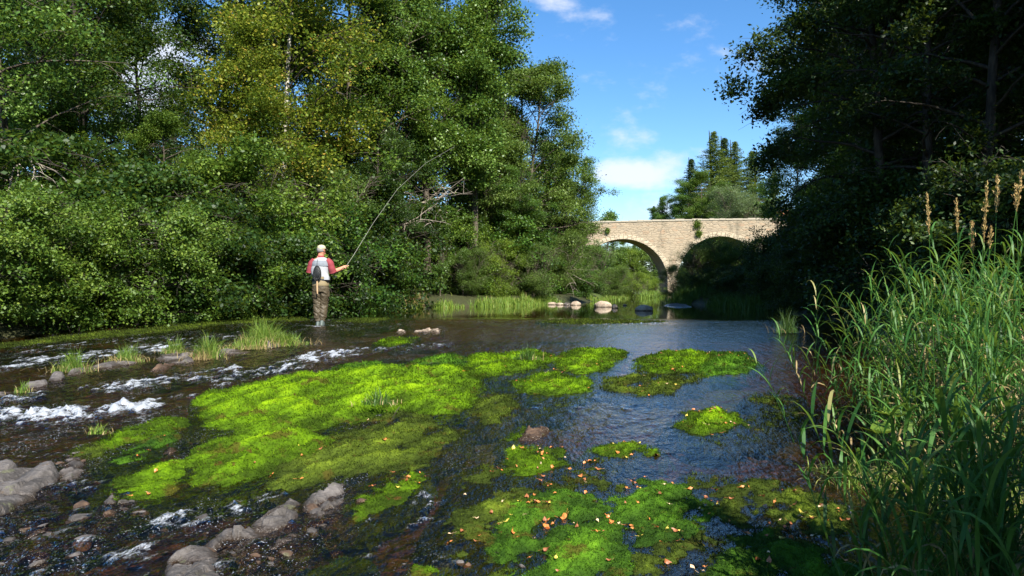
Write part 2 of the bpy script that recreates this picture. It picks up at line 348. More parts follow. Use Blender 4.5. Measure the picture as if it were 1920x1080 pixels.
def ground_z(x, y, fine=True):
    x = np.asarray(x, float); y = np.asarray(y, float)
    dl = xl(y)-x; dr = x-xr(y); s = np.maximum(dl, dr)         # >0 on the banks
    w = fbm2(x*.5, y*.5, 3)*.5; s = s+w*.5
    pool = sstep(16.5, 22, y)
    dep = .13+.22*sstep(8.5, 13, y)+.25*pool+.10*sstep(0, -2, s)*1
    z = Lv(x, y)-dep*sstep(.25, -.9, s)
    z += .06*fbm2(x*1.3-y*.2, y*.6, 3)*(1-pool)
    up = np.maximum(s, 0)
    z += .38*sstep(0, 1.3, up)+.05*np.minimum(up, 12)
    z += np.minimum(.16*np.maximum(up-6, 0), 14)*np.where(dr > dl, sstep(40, 90, y)*1.0+.12, sstep(30, 80, y)*.25+.25)
    z += 9*sstep(85, 150, y)*sstep(0, 40, np.minimum(np.abs(dr)*(dr > 0)+np.abs(dl)*(dl > 0), 90))
    z += .25*fbm2(x*.15, y*.15, 3)*sstep(1, 5, up)
    if fine: z += .022*fbm2(x*5, y*3, 3)
    return z, s
def axis(segs):
    o = [segs[0][0]]
    for a, b, st in segs: o += list(np.arange(a+st, b+st*.5, st))
    return np.array(o)
xs = np.unique(np.round(np.concatenate([axis([(-500, -120, 38), (-120, -40, 5), (-40, -12, 1), (-12, -7, .25), (-7, 5, .07), (5, 13, .25), (13, 40, 1), (40, 120, 5), (120, 500, 38)])]), 3))
ys = np.unique(np.round(axis([(-120, -20, 10), (-20, 1, 1), (1, 12, .07), (12, 24, .2), (24, 60, .5), (60, 130, 2), (130, 300, 15), (300, 900, 60)]), 3))
X, Y = np.meshgrid(xs, ys); Z, S = ground_z(X, Y)
alg = np.zeros(X.shape)
for P in ALG: alg = np.maximum(alg, sstep(-.25, .3, sdist(P, X, Y)))
Z = Z+alg*(S < 0)*.075
lawn = np.clip(sstep(45, 60, Y)+(S > 3)*(X > 0)*(Y > 25)*1.0, 0, 1)
mb = MB(); mb.add(np.stack([X, Y, Z], -1), grid_faces(len(ys), len(xs)))
g = link('ground', mb.mesh('ground', M['ground'], True, {'bank': sstep(-.15, .12, S), 'algae': alg, 'lawn': lawn})); tag(g, kind='structure')
# white water streaks: (image row/column polyline, width, strength)
FOAM = [([(582, 613), (604, 615), (628, 613)], .07, .9), ([(-60, 778), (0, 783), (60, 782), (120, 780), (180, 776), (235, 768)], .17, 1.5), ([(235, 768), (300, 752), (330, 746)], .11, .7), ([(-30, 752), (30, 748)], .18, .7),
        ([(200, 728), (260, 716), (330, 712), (400, 702), (440, 696)], .17, .85), ([(210, 735), (245, 728)], .12, .9), ([(430, 715), (500, 700), (560, 684), (600, 668), (630, 664)], .20, .85), ([(590, 666), (625, 664), (640, 668)], .18, 1.1),
        ([(640, 662), (720, 655), (800, 650)], .22, .55), ([(150, 668), (200, 664), (250, 660), (300, 655)], .34, .75), ([(0, 690), (80, 680), (150, 672)], .35, .62), ([(60, 660), (170, 645), (300, 640), (420, 630)], .5, .42),
        ([(90, 1070), (180, 1058), (250, 1048), (310, 1030), (330, 1012)], .06, .55), ([(60, 1000), (150, 985), (280, 1010)], .22, .36), ([(310, 985), (330, 975)], .06, .8), ([(390, 980), (430, 965), (470, 950)], .12, .55), ([(795, 935), (810, 960), (800, 975)], .06, .6),
        ([(100, 925), (170, 910), (130, 930)], .10, .45), ([(420, 610), (560, 600), (700, 612), (900, 606)], .5, .30), ([(800, 690), (860, 668)], .1, .3), ([(1000, 612), (1200, 606), (1400, 604), (1560, 606)], .35, .22),
        ([(1580, 985), (1640, 960)], .2, .25), ([(1050, 760), (1150, 775), (1230, 800)], .4, .22), ([(450, 1040), (600, 1000), (800, 1030)], .3, .25)]
x2 = np.unique(np.round(axis([(-40, -12, .5), (-12, -7.5, .12), (-7.5, 3.6, .028), (3.6, 12, .1), (12, 40, .5)]), 3))
y2 = np.unique(np.round(axis([(-20, 2, .5), (2, 8, .026), (8, 14, .045), (14, 22, .09), (22, 50, .4), (50, 80, 1), (80, 140, 5)]), 3))
X, Y = np.meshgrid(x2, y2)
a = R(-24); XX = X*math.cos(a)+Y*math.sin(a)*1; YY = -X*math.sin(a)+Y*math.cos(a)
XX = X-.42*Y; YY = Y
rip = 1-sstep(18.6, 21.2, Y+.35*perlin(X*.6, Y*.1))*.94
foam = np.zeros(X.shape)
for pl, w, st in FOAM:
    W = [pix(*q) for q in pl]; d = np.full(X.shape, 1e9)
    for i in range(len(W)-1):
        A = np.array(W[i]); B = np.array(W[i+1]); e = B-A
        t_ = np.clip(((X-A[0])*e[0]+(Y-A[1])*e[1])/(e@e), 0, 1); d = np.minimum(d, np.hypot(X-A[0]-t_*e[0], Y-A[1]-t_*e[1]))
    foam = np.maximum(foam, (st*.95)*np.exp(-(d/(w*2.1))**2))
rA = R(24); FX = X*math.cos(rA)-Y*math.sin(rA)+.10*fbm2(X*4, Y*3, 3); FY = X*math.sin(rA)+Y*math.cos(rA)+.12*fbm2(X*4+7, Y*3, 3)
cr = fbm2(FX*5.5, FY*2.4, 3, .6)*.9+fbm2(FX*16+3, FY*7, 3, .65)*.8
foam = foam*(.30+.95*sstep(-.15, .42, cr))+.22*sstep(.35, .6, cr)*(foam > .05)
big = fbm2(XX*2.0, YY*1.0, 2); mid = fbm2(XX*6.2+3, YY*3.2, 3, .6); fine_ = fbm2(XX*19, YY*11+5, 3, .65)
ridge = 1-np.abs(fbm2(XX*3.2+9, YY*1.5, 3, .55))*2.2
left = sstep(.5, -1.5, X-.15*Y+.9)
amp = rip*(.26+.94*left)*(.5+.5*sstep(-.3, .4, fbm2(X*.5+4, Y*.35, 2)))
Z = Lv(X, Y)+amp*(.022*big+.016*mid+.0075*fine_+.012*ridge*left)+foam*(.035+.05*fbm2(X*9, Y*9, 3, .65))
mb = MB(); mb.add(np.stack([X, Y, Z], -1), grid_faces(len(y2), len(x2)))
calm = 1
w_ = link('river_water', mb.mesh('river_water', M['water'], True, {'ripple': rip*calm*(.55+.45*left), 'foam': foam})); tag(w_, kind='structure')
# ================================================================== plant builders
def leaves(mb, C, rs, size, up=.55, asp=.55, cval=None, jitter=.22):
    """a diamond leaf at every centre"""
    n = len(C); nrm = rs.normal(size=(n, 3)); nrm /= np.linalg.norm(nrm, axis=1)[:, None]; nrm[:, 2] = np.abs(nrm[:, 2]); nrm += np.array([.10, -.08, up]); nrm /= np.linalg.norm(nrm, axis=1)[:, None]
    d = np.cross(nrm, rs.normal(size=(n, 3))); d /= np.linalg.norm(d, axis=1)[:, None]+1e-9; w = np.cross(nrm, d)
    L = size*(.6+.8*rs.rand(n))[:, None]
    V_ = np.stack([C-d*L*.5, C+w*L*asp*.5-nrm*L*.06, C+d*L*.5-nrm*L*.1, C-w*L*asp*.5-nrm*L*.06], 1)
    a = np.clip((cval if cval is not None else .5)+rs.normal(size=n)*jitter, 0, 1)
    mb.add(V_.reshape(-1, 3), np.arange(4*n).reshape(-1, 4), a)
def curve(p0, d0, L, n, rs, up=0., wob=.15):
    P = [np.array(p0, float)]; d = np.array(d0, float); d /= np.linalg.norm(d)
    for i in range(n):
        d = d+np.array([0, 0, up])/n+rs.normal(size=3)*wob/n**.5; d /= np.linalg.norm(d); P.append(P[-1]+d*L/n)
    return np.array(P)
def make_tree(kind, seed, H, R0, r_tr, base, nl, nleaf, lsize, leafm, barkm, shape='oval', limb_up=.6, droop=-.5, asp=.55, spread=.27, lean=0., multi=1, subs=7, up=.28, jitter=.2, flat=.6, gap=.06, branchm=None):
    rs = np.random.RandomState(seed); tb, br, lf = MB(), MB(), MB(); cl = []; cw = []
    for k in range(multi):
        az = rs.rand()*6.28; tilt = (.0 if multi == 1 else (.16+.22*rs.rand() if H < 6 else .07+.08*rs.rand()))
        h = H*(1 if k == 0 else .75+.25*rs.rand())
        tr = curve((0 if multi == 1 else .15*math.cos(az), 0 if multi == 1 else .15*math.sin(az), -.25), (math.cos(az)*tilt+lean, math.sin(az)*tilt, 1), h+.25, 10, rs, up=.15, wob=.10)
        rr = r_tr*(1 if multi == 1 else .6); tube(tb, tr, np.linspace(1, .12, 11)**.9*rr*np.where(np.arange(11) == 0, 1.5, 1), 8)
        m_ = nl//multi
        for i in range(m_):
            t_ = base+(1-base)*((i+.5*rs.rand())/m_)**.92
            q = t_*10; j = min(int(q), 9); p0 = tr[j]*(1-q+j)+tr[j+1]*(q-j)
            f = (t_-base)/(1-base)
            if shape == 'oval': prof = math.sin(math.pi*min(1, .16+.84*f)**.8)**.65
            elif shape == 'column': prof = (.55+.45*math.sin(math.pi*f))*(1-f**6)
            elif shape == 'dome': prof = math.sqrt(max(0.03, 1-(f*.96)**2.2))
            else: prof = 1-f*.8
            Lm = R0*max(.15, prof)*(.72+.5*rs.rand()); az = i*2.4+rs.rand()*.9
            lu = limb_up*(1.0+f*1.2)
            P = curve(p0, (math.cos(az), math.sin(az), lu), Lm*1.08, 6, rs, up=droop, wob=.28)
            tube(br, P, np.linspace(rr*.34*(1-.6*f)+.008, .006, 7), 4, cap=False)
            for s_ in range(subs):
                q = 1.2+4.7*(s_+rs.rand())/subs; j = min(int(q), 5); p1 = P[j]*(1-q+j)+P[j+1]*(q-j)
                dd = P[min(j+1, 6)]-P[j]; dd /= np.linalg.norm(dd)+1e-9; dd = dd+rs.normal(size=3)*np.array([.8, .8, .45])
                L2 = (.22+.16*rs.rand())*Lm+.12; Q = curve(p1, dd, L2, 3, rs, up=droop*.7, wob=.3)
                tube(br, Q, np.linspace(.012, .003, 4), 3, cap=False)
                cl += [Q[2], Q[3], Q[3]+(Q[3]-Q[2])*.6]; v = rs.rand(); cw += [v, v*.7+.3*rs.rand(), v]
            cl.append(P[6]); cw.append(rs.rand())
    cl = np.array(cl); cw = np.array(cw)
    fq = 1.0 if H > 6 else 1.7; hole = perlin(cl[:, 0]*.40*fq+seed, cl[:, 2]*.55*fq+cl[:, 1]*.35*fq)+.55*perlin(cl[:, 1]*.8*fq+cl[:, 0]*.5*fq, cl[:, 2]*1.1*fq+seed)
    cl, cw, hole = cl[hole > gap], cw[hole > gap], hole[hole > gap]
    idx = rs.randint(0, len(cl), nleaf); pw = .25+rs.rand(len(cl))**2*1.6; idx = rs.choice(len(cl), nleaf, p=pw/pw.sum())
    off = rs.normal(size=(nleaf, 3))*np.array([spread, spread, spread*flat])
    C = cl[idx]+off
    leaves(lf, C, rs, lsize, up, asp, .18+.55*cw[idx], jitter)
    tm = tb.mesh(kind+'_trunk', barkm, True); bm_ = br.mesh(kind+'_branches', branchm or barkm, True); lm = lf.mesh(kind+'_crown', leafm)
    return (tm, bm_, lm)
def place(lib, name, label, cat, loc, rz=0., sc=1., group=None, leafm=None):
    tm, bm_, lm = lib
    root = empty(name, loc, rz, sc); tag(root, label, cat, group)
    link('trunk', tm, root); c = link('crown', lm, root); link('branches', bm_, c)
    if leafm: 
        c.material_slots[0].link = 'OBJECT'; c.material_slots[0].material = leafm
    return root
def make_conifer(kind, seed, H, R0, mat, nleaf, droop=-.35):
    rs = np.random.RandomState(seed); tb, br, lf = MB(), MB(), MB(); tr = curve((0, 0, -.3), (0, 0, 1), H+.3, 10, rs, wob=.02); tube(tb, tr, np.linspace(.02, .0015, 11)*H, 7)
    cl, cd, w = [], [], []
    nb = 150
    for i in range(nb):
        f = (i/nb)**.85; z = H*(.06+.93*f); az = i*2.39996+rs.rand()*.5; Lb = R0*(1-f)**.9*(.55+.6*rs.rand())+.05
        P = curve((0, 0, z), (math.cos(az), math.sin(az), .15+.5*f), Lb, 5, rs, up=droop, wob=.1); tube(br, P, np.linspace(.03, .006, 6), 3, cap=False)
        m_ = max(5, int(Lb*10))
        for k in range(m_):
            q = 5*(k+.5)/m_; j = min(int(q), 4); p = P[j]*(1-q+j)+P[j+1]*(q-j); cl.append(p); cd.append(P[j+1]-P[j]); w.append(.3+.5*rs.rand())
    cl = np.array(cl); cd = np.array(cd); cd /= np.linalg.norm(cd, axis=1)[:, None]; w = np.array(w)
    i = rs.randint(0, len(cl), nleaf); side = np.cross(cd[i], [0, 0, 1]); side /= np.linalg.norm(side, axis=1)[:, None]+1e-9
    s_ = rs.normal(size=nleaf)[:, None]; tp = np.clip(1.05-cl[i][:, 2:3]/H, .12, 1)**.6; C = cl[i]+side*s_*.36*tp+rs.normal(size=(nleaf, 3))*[.08, .08, .05]; C[:, 2] -= np.abs(s_[:, 0])*.10+rs.rand(nleaf)*.10
    d = cd[i]*.6+side*np.sign(s_)*.9+rs.normal(size=(nleaf, 3))*.25; d[:, 2] -= .35; d /= np.linalg.norm(d, axis=1)[:, None]
    nn = np.cross(d, rs.normal(size=(nleaf, 3))); nn /= np.linalg.norm(nn, axis=1)[:, None]; L = (.16+.16*rs.rand(nleaf))[:, None]*np.maximum(tp, .6)
    V_ = np.stack([C-d*L*.5, C+nn*.035, C+d*L*.6, C-nn*.035], 1); lf.add(V_.reshape(-1, 3), np.arange(4*nleaf).reshape(-1, 4), np.clip(w[i]+rs.normal(size=nleaf)*.15, 0, 1))
    return (tb.mesh(kind+'_trunk', M['darkbark'], True), br.mesh(kind+'_branches', M['darkbark']), lf.mesh(kind+'_crown', mat))
def blades(mb, B, rs, h, w, lean=.35, seg=4, cval=.5, droop=1.0, jit=.2):
    """curved grass blades rooted at B"""
    n = len(B); az = rs.rand(n)*6.283; hh = h*(.55+.7*rs.rand(n)); ln = lean*(.3+1.2*rs.rand(n)); d = np.stack([np.cos(az), np.sin(az), 0*az], 1); sd_ = np.stack([-np.sin(az), np.cos(az), 0*az], 1)
    tw = rs.normal(size=n)[:, None]*.6; sd_ = sd_*np.cos(tw)+d*np.sin(tw)
    ww = (np.zeros(n)+w)*(.7+.6*rs.rand(n)); P = []
    for k in range(seg+1):
        f = k/seg; c = B+d*(hh*ln*f**1.7)[:, None]; c[:, 2] = B[:, 2]+hh*(f-droop*ln*.42*f**2.6)
        wd = (ww*(1-f**1.8)*.5+.0004)[:, None]; P += [c-sd_*wd, c+sd_*wd]
    V_ = np.stack(P, 1); m_ = 2*(seg+1); fb = np.array([[2*k, 2*k+1, 2*k+3, 2*k+2] for k in range(seg)])
    F_ = (np.arange(n)[:, None, None]*m_+fb[None]).reshape(-1, 4); a = np.clip(cval+rs.normal(size=n)*jit, 0, 1)
    mb.add(V_.reshape(-1, 3), F_, np.repeat(a, seg))
# ================================================================== tree kinds (real metres)
K = {}
K['alder'] = make_tree('alder', 11, 13, 3.3, .17, .16, 46, 64000, .105, M['alder'], M['darkbark'], 'oval')
K['alderb'] = make_tree('alderb', 12, 12, 3.1, .15, .05, 52, 60000, .11, M['lime'], M['bark'], 'oval', limb_up=.4)
K['poplar'] = make_tree('poplar', 13, 17, 2.9, .2, .26, 58, 80000, .12, M['poplar'], M['bark'], 'column', limb_up=1.3, droop=.1, asp=.72, spread=.32, gap=-.12)
K['willow'] = make_tree('willow', 14, 12.6, 3.5, .2, .04, 90, 110000, .15, M['willow'], M['bark'], 'oval', limb_up=.9, droop=-.2, asp=.40, spread=.30, multi=3)
K['birch'] = make_tree('birch', 15, 14.5, 2.5, .12, .18, 70, 62000, .10, M['birch'], M['birchbark'], 'oval', limb_up=.9, droop=-1.1, asp=.75, spread=.32, lean=.05, branchm=M['darkbark'], gap=-.25)
K['birchg'] = make_tree('birchg', 16, 17.5, 3.2, .15, .20, 70, 62000, .10, M['alder'], M['birchbark'], 'oval', limb_up=.9, droop=-1.5, asp=.7, spread=.28, branchm=M['darkbark'])
K['airy'] = make_tree('airy', 17, 14, 3.4, .13, .2, 34, 20000, .085, M['alder'], M['darkbark'], 'oval', limb_up=.7, droop=-.4, spread=.36)
K['pale'] = make_tree('pale', 18, 12, 2.8, .15, .06, 46, 40000, .10, M['poplar'], M['bark'], 'oval', limb_up=.7, spread=.26, asp=.6)
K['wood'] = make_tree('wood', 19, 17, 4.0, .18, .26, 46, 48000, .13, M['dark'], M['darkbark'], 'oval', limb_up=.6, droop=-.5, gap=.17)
K['bushA'] = make_tree('bushA', 21, 4.2, 2.1, .07, .12, 60, 42000, .095, M['lime'], M['darkbark'], 'dome', limb_up=.3, droop=-.6, multi=5, spread=.2, asp=.65, jitter=.18)
K['bushB'] = make_tree('bushB', 22, 3.6, 2.0, .06, .10, 60, 40000, .10, M['alder'], M['darkbark'], 'dome', limb_up=.3, droop=-.5, multi=5, spread=.2, asp=.7)
K['bushW'] = make_tree('bushW', 23, 3.2, 1.7, .05, .02, 72, 46000, .085, M['willow'], M['bark'], 'dome', limb_up=.9, droop=-.2, multi=6, spread=.17, asp=.22)
K['bushY'] = make_tree('bushY', 24, 3.0, 1.6, .05, .02, 60, 34000, .085, M['yellowbush'], M['bark'], 'dome', limb_up=.8, droop=-.3, multi=5, spread=.2, asp=.3)
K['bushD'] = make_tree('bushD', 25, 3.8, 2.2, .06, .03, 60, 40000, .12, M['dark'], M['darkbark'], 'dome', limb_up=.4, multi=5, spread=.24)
K['sap'] = make_tree('sap', 26, 4.2, .75, .035, .1, 34, 9000, .07, M['poplar'], M['bark'], 'column', limb_up=1.2, droop=.1, spread=.14)
K['wispy'] = make_tree('wispy', 27, 11, 1.9, .1, .22, 40, 14000, .11, M['poplar'], M['bark'], 'column', limb_up=1.1, droop=-.3, spread=.24, multi=2)
K['spruce'] = make_conifer('spruce', 31, 17, 3.9, M['spruce'], 42000)
K['larch'] = make_conifer('larch', 32, 17, 4.8, M['larch'], 40000, -.2)
def gz(x, y): return float(ground_z(np.array([float(x)]), np.array([float(y)]), False)[0][0])
TREES = [  # px, distance, kind, scale, name, label
 # left bank, back rows
 (-60, 27, 'alder', 1.15, 'alder_tree', 'tall dark green alder whose crown leaves the picture at its far left'),
 (90, 30, 'alder', 1.2, 'alder_tree', 'dark alder crown behind the pale leaved tree at the left edge'),
 (20, 19.5, 'pale', .98, 'poplar_tree', 'pale grey green tree with bare twigs, nearest the left edge'),
 (175, 23, 'alder', .95, 'alder_tree', 'dark green alder left of the gap of sky in the left wood'),
 (270, 33, 'airy', 1.0, 'alder_tree', 'thin airy alder with blue sky showing through its crown'),
 (400, 31, 'alder', 1.12, 'alder_tree', 'dark alder between the sky gap and the yellowing birch'),
 (530, 27, 'birch', 1.12, 'birch_tree', 'yellowing birch with a pale leaning trunk above the angler'),
 (455, 25, 'birch', .62, 'birch_tree', 'small yellow leaved birch left of the big yellow one'),
 (645, 32, 'alderb', 1.2, 'alder_tree', 'mid green tree just right of the yellow birch'),
 (735, 33, 'poplar', .86, 'poplar_tree', 'fine leaved tree in front of the poplars above the dark hollow'),
 (800, 36, 'poplar', 1.02, 'poplar_tree', 'tall poplar left of the outermost poplar by the sky'),
 (890, 37, 'poplar', .98, 'poplar_tree', 'outermost tall poplar whose top stands against the blue sky'),
 (960, 43, 'willow', 1.05, 'willow_tree', 'large rounded willow whose right edge meets the open sky'),
 (968, 46, 'alderb', 1.12, 'alder_tree', 'rounded pale green crown forming the edge of the wood against the sky'),
 (1024, 51, 'alderb', .84, 'alder_tree', 'rounded crown lower down towards the bridge end'),
 (900, 40, 'willow', .80, 'willow_tree', 'grey green willow below the outermost poplar'),
 (1045, 49, 'willow', .70, 'willow_tree', 'smaller willow under the big rounded one, left of the bridge end'),
 (1080, 50, 'wispy', .80, 'poplar_tree', 'wispy thin tree standing out against the sky left of the cloud'),
 (1052, 60, 'alderb', .60, 'alder_tree', 'round green tree covering the left end of the bridge'),
 (700, 42, 'alder', 1.2, 'alder_tree', 'dark tree filling the wood behind the mid green alder'),
 (560, 42, 'alder', 1.25, 'alder_tree', 'dark tree showing behind the yellow birch'),
 (795, 43, 'wood', 1.0, 'alder_tree', 'tree behind the two tall poplars, its leaves darkened as shade'), (868, 45, 'wood', .95, 'alder_tree', 'tree behind the hollow, right of the other one, its leaves darkened as shade'),  # dark leaf colour stands in for the shade under the canopy
 (330, 44, 'alder', .80, 'alder_tree', 'lower dark tree beneath the gap of sky'),
 (130, 42, 'alder', 1.2, 'alder_tree', 'farthest dark tree behind the left edge of the wood'),
 # mid row
 (110, 20.5, 'alderb', .42, 'alder_tree', 'small light green alder behind the leftmost bank bush'),
 (318, 22.5, 'alderb', .45, 'alder_tree', 'light green young alder rising left of the angler'),
 (610, 29, 'alderb', .50, 'alder_tree', 'green young alder rising right behind the angler'),
 (710, 30, 'alder', .55, 'alder_tree', 'dark bushy alder at the left rim of the dark hollow'),
 (965, 39, 'alder', .50, 'alder_tree', 'bushy alder right of the dark hollow'),
]
LIBPART = {}
for i, (px, D, k, s, nm, lab) in enumerate(TREES):
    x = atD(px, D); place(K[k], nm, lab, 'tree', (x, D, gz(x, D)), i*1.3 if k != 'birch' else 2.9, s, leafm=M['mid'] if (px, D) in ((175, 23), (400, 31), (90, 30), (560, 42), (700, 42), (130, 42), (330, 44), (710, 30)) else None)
BUSH = [
 (-35, 14.0, 'bushA', .62, 'light bush cut by the left edge at the water'),
 (40, 15.3, 'bushA', .62, 'leftmost leafy bush hanging over the water'), (165, 16.2, 'bushA', .66, 'light green bush hanging low over the water second from the left'),
 (262, 17.2, 'bushA', .70, 'light green bush at the bank between the second bush and the dark gap'), (370, 19.5, 'bushB', .92, 'dark green bush behind the grass tufts on the rock ledge'),
 (455, 20.5, 'bushA', .74, 'light leafy bush two places left of the angler'), (530, 21.8, 'bushB', .84, 'hazel like bush directly left of the angler'),
 (430, 22.5, 'bushA', 1.15, 'tall light green bush towering over the bank left of the angler'), (590, 24.5, 'bushB', 1.02, 'green bush behind the head of the angler'),
 (560, 26.0, 'bushW', 1.40, 'grey green willow bush above and left of the cap of the angler'), (650, 26.5, 'bushB', .95, 'dark green broad leaved bush behind the fishing rod'), (705, 30.5, 'bushB', .70, 'dark bush overhanging the water right of the angler'),
 (655, 31, 'bushB', 1.35, 'high dark green bush over the dark water edge'), (790, 37.5, 'bushD', 1.1, 'bush deep inside the hollow, its leaves darkened as shade'), (850, 39.5, 'bushD', 1.2, 'bush at the back of the hollow, its leaves darkened as shade'), (240, 20.5, 'bushB', 1.0, 'dark bush between two light green alders'), (80, 18.5, 'bushB', 1.2, 'dark bush under the pale tree at the left edge'),  # the two hollow bushes use dark leaves in place of canopy shade
 (888, 37.5, 'bushA', .95, 'green bush hiding the foot of the outermost poplar'), (930, 39.5, 'bushB', 1.15, 'dark green bush behind the yellow green one'),
 (1345, 53, 'bushA', .42, 'low green bush below the right arch'), (1395, 56, 'bushW', .6, 'low willow bush below the right end of the bridge'), (1300, 60, 'bushA', .5, 'small green bush right at the middle pier'),
 (880, 35.0, 'bushW', .62, 'small willow bush at the right end of the dark hollow'), (940, 36.8, 'bushY', .78, 'yellow green bush left of the round willow bush'), (990, 37.8, 'bushW', .82, 'round bright willow bush on the grassy bank'),
 (1045, 44, 'bushW', 1.0, 'grey willow bush over the row of pale stones'), (1075, 46, 'bushB', .55, 'low dark green bush directly above the pale stones'), (1100, 50, 'bushW', .95, 'willow bush below the left foot of the bridge'),
 (1150, 57, 'bushW', .75, 'leafy willow bush in front of the left arch'), (1195, 66, 'bushY', .85, 'yellow green bush seen through the left arch'), (1085, 58, 'bushB', 1.0, 'dark bush under the left end of the bridge'),
 (1225, 71, 'bushY', .70, 'small yellow bush beside the middle pier'), 
 (1308, 42, 'bushW', .82, 'large grey green willow bush in front of the middle pier'), (1376, 42, 'bushW', .88, 'shaded willow bush right of the one before the pier'),
 (1270, 47, 'bushW', .62, 'low willow bush at the water below the middle pier'),
]
for i, (px, D, k, s, lab) in enumerate(BUSH):
    x = atD(px, D); place(K[k], 'willow_bush' if k == 'bushW' else 'bush', lab, 'bush', (x, D, gz(x, D)-.05), i*2.1, s, leafm=M['mid'] if px in (370, 240, 80, 655, 650, 530) else None)
for px, D, s, lab in ((825, 33.5, .72, 'slim upright sapling at the bank in front of the dark hollow'), (868, 34.5, .50, 'short sapling right of the slim one before the dark hollow'), (1131, 84, .95, 'thin young tree peeping over the left end of the parapet')):
    x = atD(px, D); place(K['sap'], 'sapling', lab, 'sapling', (x, D, gz(x, D)), px*.1, s*(1 if D < 50 else 2.2))
# behind the bridge
BACK = [(1296, 118, 'spruce', .98, 'blue green spruce standing alone left of the larches'), (1338, 112, 'larch', 1.12, 'tallest yellow green larch behind the bridge'), (1378, 116, 'larch', 1.08, 'larch right of the tallest one behind the bridge'),
        (1240, 125, 'spruce', .62, 'small spruce at the left foot of the wooded slope'), (1226, 128, 'spruce', .50, 'smallest spruce, first above the parapet'), (1410, 110, 'larch', 1.0, 'larch half hidden by the right hand trees'),
        (1358, 122, 'spruce', 1.25, 'dark spruce showing between two larches')]
for i, (px, D, k, s, lab) in enumerate(BACK):
    x = atD(px, D); wd_ = 1.5 if s < .7 else 1.55; top = {1296: 295, 1338: 243, 1378: 262, 1240: 368, 1226: 385, 1410: 280, 1358: 255}[px]; H_ = 17*s
    place(K[k], 'spruce_tree' if k == 'spruce' else 'larch_tree', lab, 'tree', (x, D, zD(top, D)-H_), i, (s*wd_, s*wd_, s))
BR = [(1282, 100, 'alder', 1.0, 345), (1320, 98, 'alderb', .95, 325), (1352, 96, 'alderb', .80, 345), (1248, 104, 'alder', .75, 372), (1386, 88, 'bushG', 1.9, 366), (1425, 90, 'alder', .8, 350), (1330, 104, 'larch', .6, 340), (1450, 96, 'larch', .9, 300)]
BLAB = ['rounded green tree left of the middle above the parapet', 'rounded dark tree below the spruce above the parapet', 'light green tree below the tallest larch', 'low tree at the left end of the wooded slope', 'silvery grey willow bush on the slope behind the right arch', 'green tree behind the right end of the bridge', 'short larch between the round trees', 'larch behind the right end of the bridge']
for i, (px, D, k, s, top) in enumerate(BR):
    x = atD(px, D); kk = 'bushW' if k == 'bushG' else k; H_ = {'alder': 13, 'alderb': 12, 'bushW': 3.2, 'larch': 17}[kk]*s
    place(K[kk], {'larch': 'larch_tree', 'bushW': 'willow_bush'}.get(kk, 'alder_tree'), BLAB[i], 'bush' if kk == 'bushW' else 'tree', (x, D, zD(top, D)-H_), i*1.7, s, leafm=M['grey'] if k == 'bushG' else None)
UND = [(1120, 98, 'alder', .6), (1150, 102, 'spruce', .55), (1180, 104, 'alderb', .6), (1205, 106, 'larch', .5), (1226, 100, 'spruce', .46), (1245, 104, 'alder', .5), (1300, 100, 'alderb', .48), (1340, 98, 'alderb', .46), (1375, 96, 'alder', .46), (1410, 94, 'alder', .45), (1165, 92, 'bushY', 1.5), (1200, 94, 'bushA', 1.2), (1130, 92, 'bushA', 1.5), (1320, 90, 'bushA', 1.5), (1360, 91, 'bushY', 1.5), (1385, 90, 'bushA', 1.3)]
for i, (px, D, k, s) in enumerate(UND):
    x = atD(px, D); side = 'left' if px < 1260 else 'right'
    nm = {'spruce': 'spruce_tree', 'larch': 'larch_tree', 'bushW': 'willow_bush', 'bushA': 'bush', 'bushB': 'bush'}.get(k, 'alder_tree')
    place(K[k], nm, 'greenery on the far bank seen through the %s arch of the bridge' % side, 'bush' if 'bush' in nm else 'tree', (x, D, gz(x, 60)+.3), i, s, 'plants seen through the %s arch' % side)
# right bank wood
RT = [(1560, 40, 'birchg', 1.08, 'birch_tree', 'tall birch whose lit left edge meets the sky on the right bank'), (1668, 33, 'birchg', .95, 'birch_tree', 'second birch of the right bank with a thin pale trunk'),
      (1592, 27, 'birchg', 1.05, 'birch_tree', 'birch with the brightest white trunk in the shaded wood'), (1668, 18.5, 'wood', .80, 'alder_tree', 'dark trunked tree in the middle of the shaded wood'),
      (1738, 17.5, 'wood', .72, 'alder_tree', 'dark leaning tree right of the middle of the shaded wood'), (1832, 15.5, 'wood', .75, 'alder_tree', 'dark tree above the seed heads on the right'), (1915, 17, 'birchg', .8, 'birch_tree', 'pale trunked birch at the right edge of the picture'),
      (1505, 47, 'birchg', .66, 'birch_tree', 'drooping tree reaching towards the larches from the right bank')]
for i, (px, D, k, s, nm, lab) in enumerate(RT):
    x = atD(px, D); place(K[k], nm, lab, 'tree', (x, D, gz(x, D)), i*1.9+.4, s, leafm=M['mid'] if D < 30 and k == 'birchg' else None)  # nearer birches get the darker leaf, standing in for the wood's shade
W2 = [(1610, 54), (1600, 40), (1660, 34), (1790, 26), (1870, 23), (1600, 60), (1640, 52), (1760, 40), (1850, 34), (1930, 30), (1950, 20), (1700, 24)]
for i, (px, D) in enumerate(W2):
    x = atD(px, D); place(K['wood' if i % 3 else 'birchg'], 'woodland_tree', 'dark tree deep in the shaded wood on the right bank', 'tree', (x, D, gz(x, D)), i*2.3, .85+.06*(i % 4), 'dark trees in the wood on the right bank')
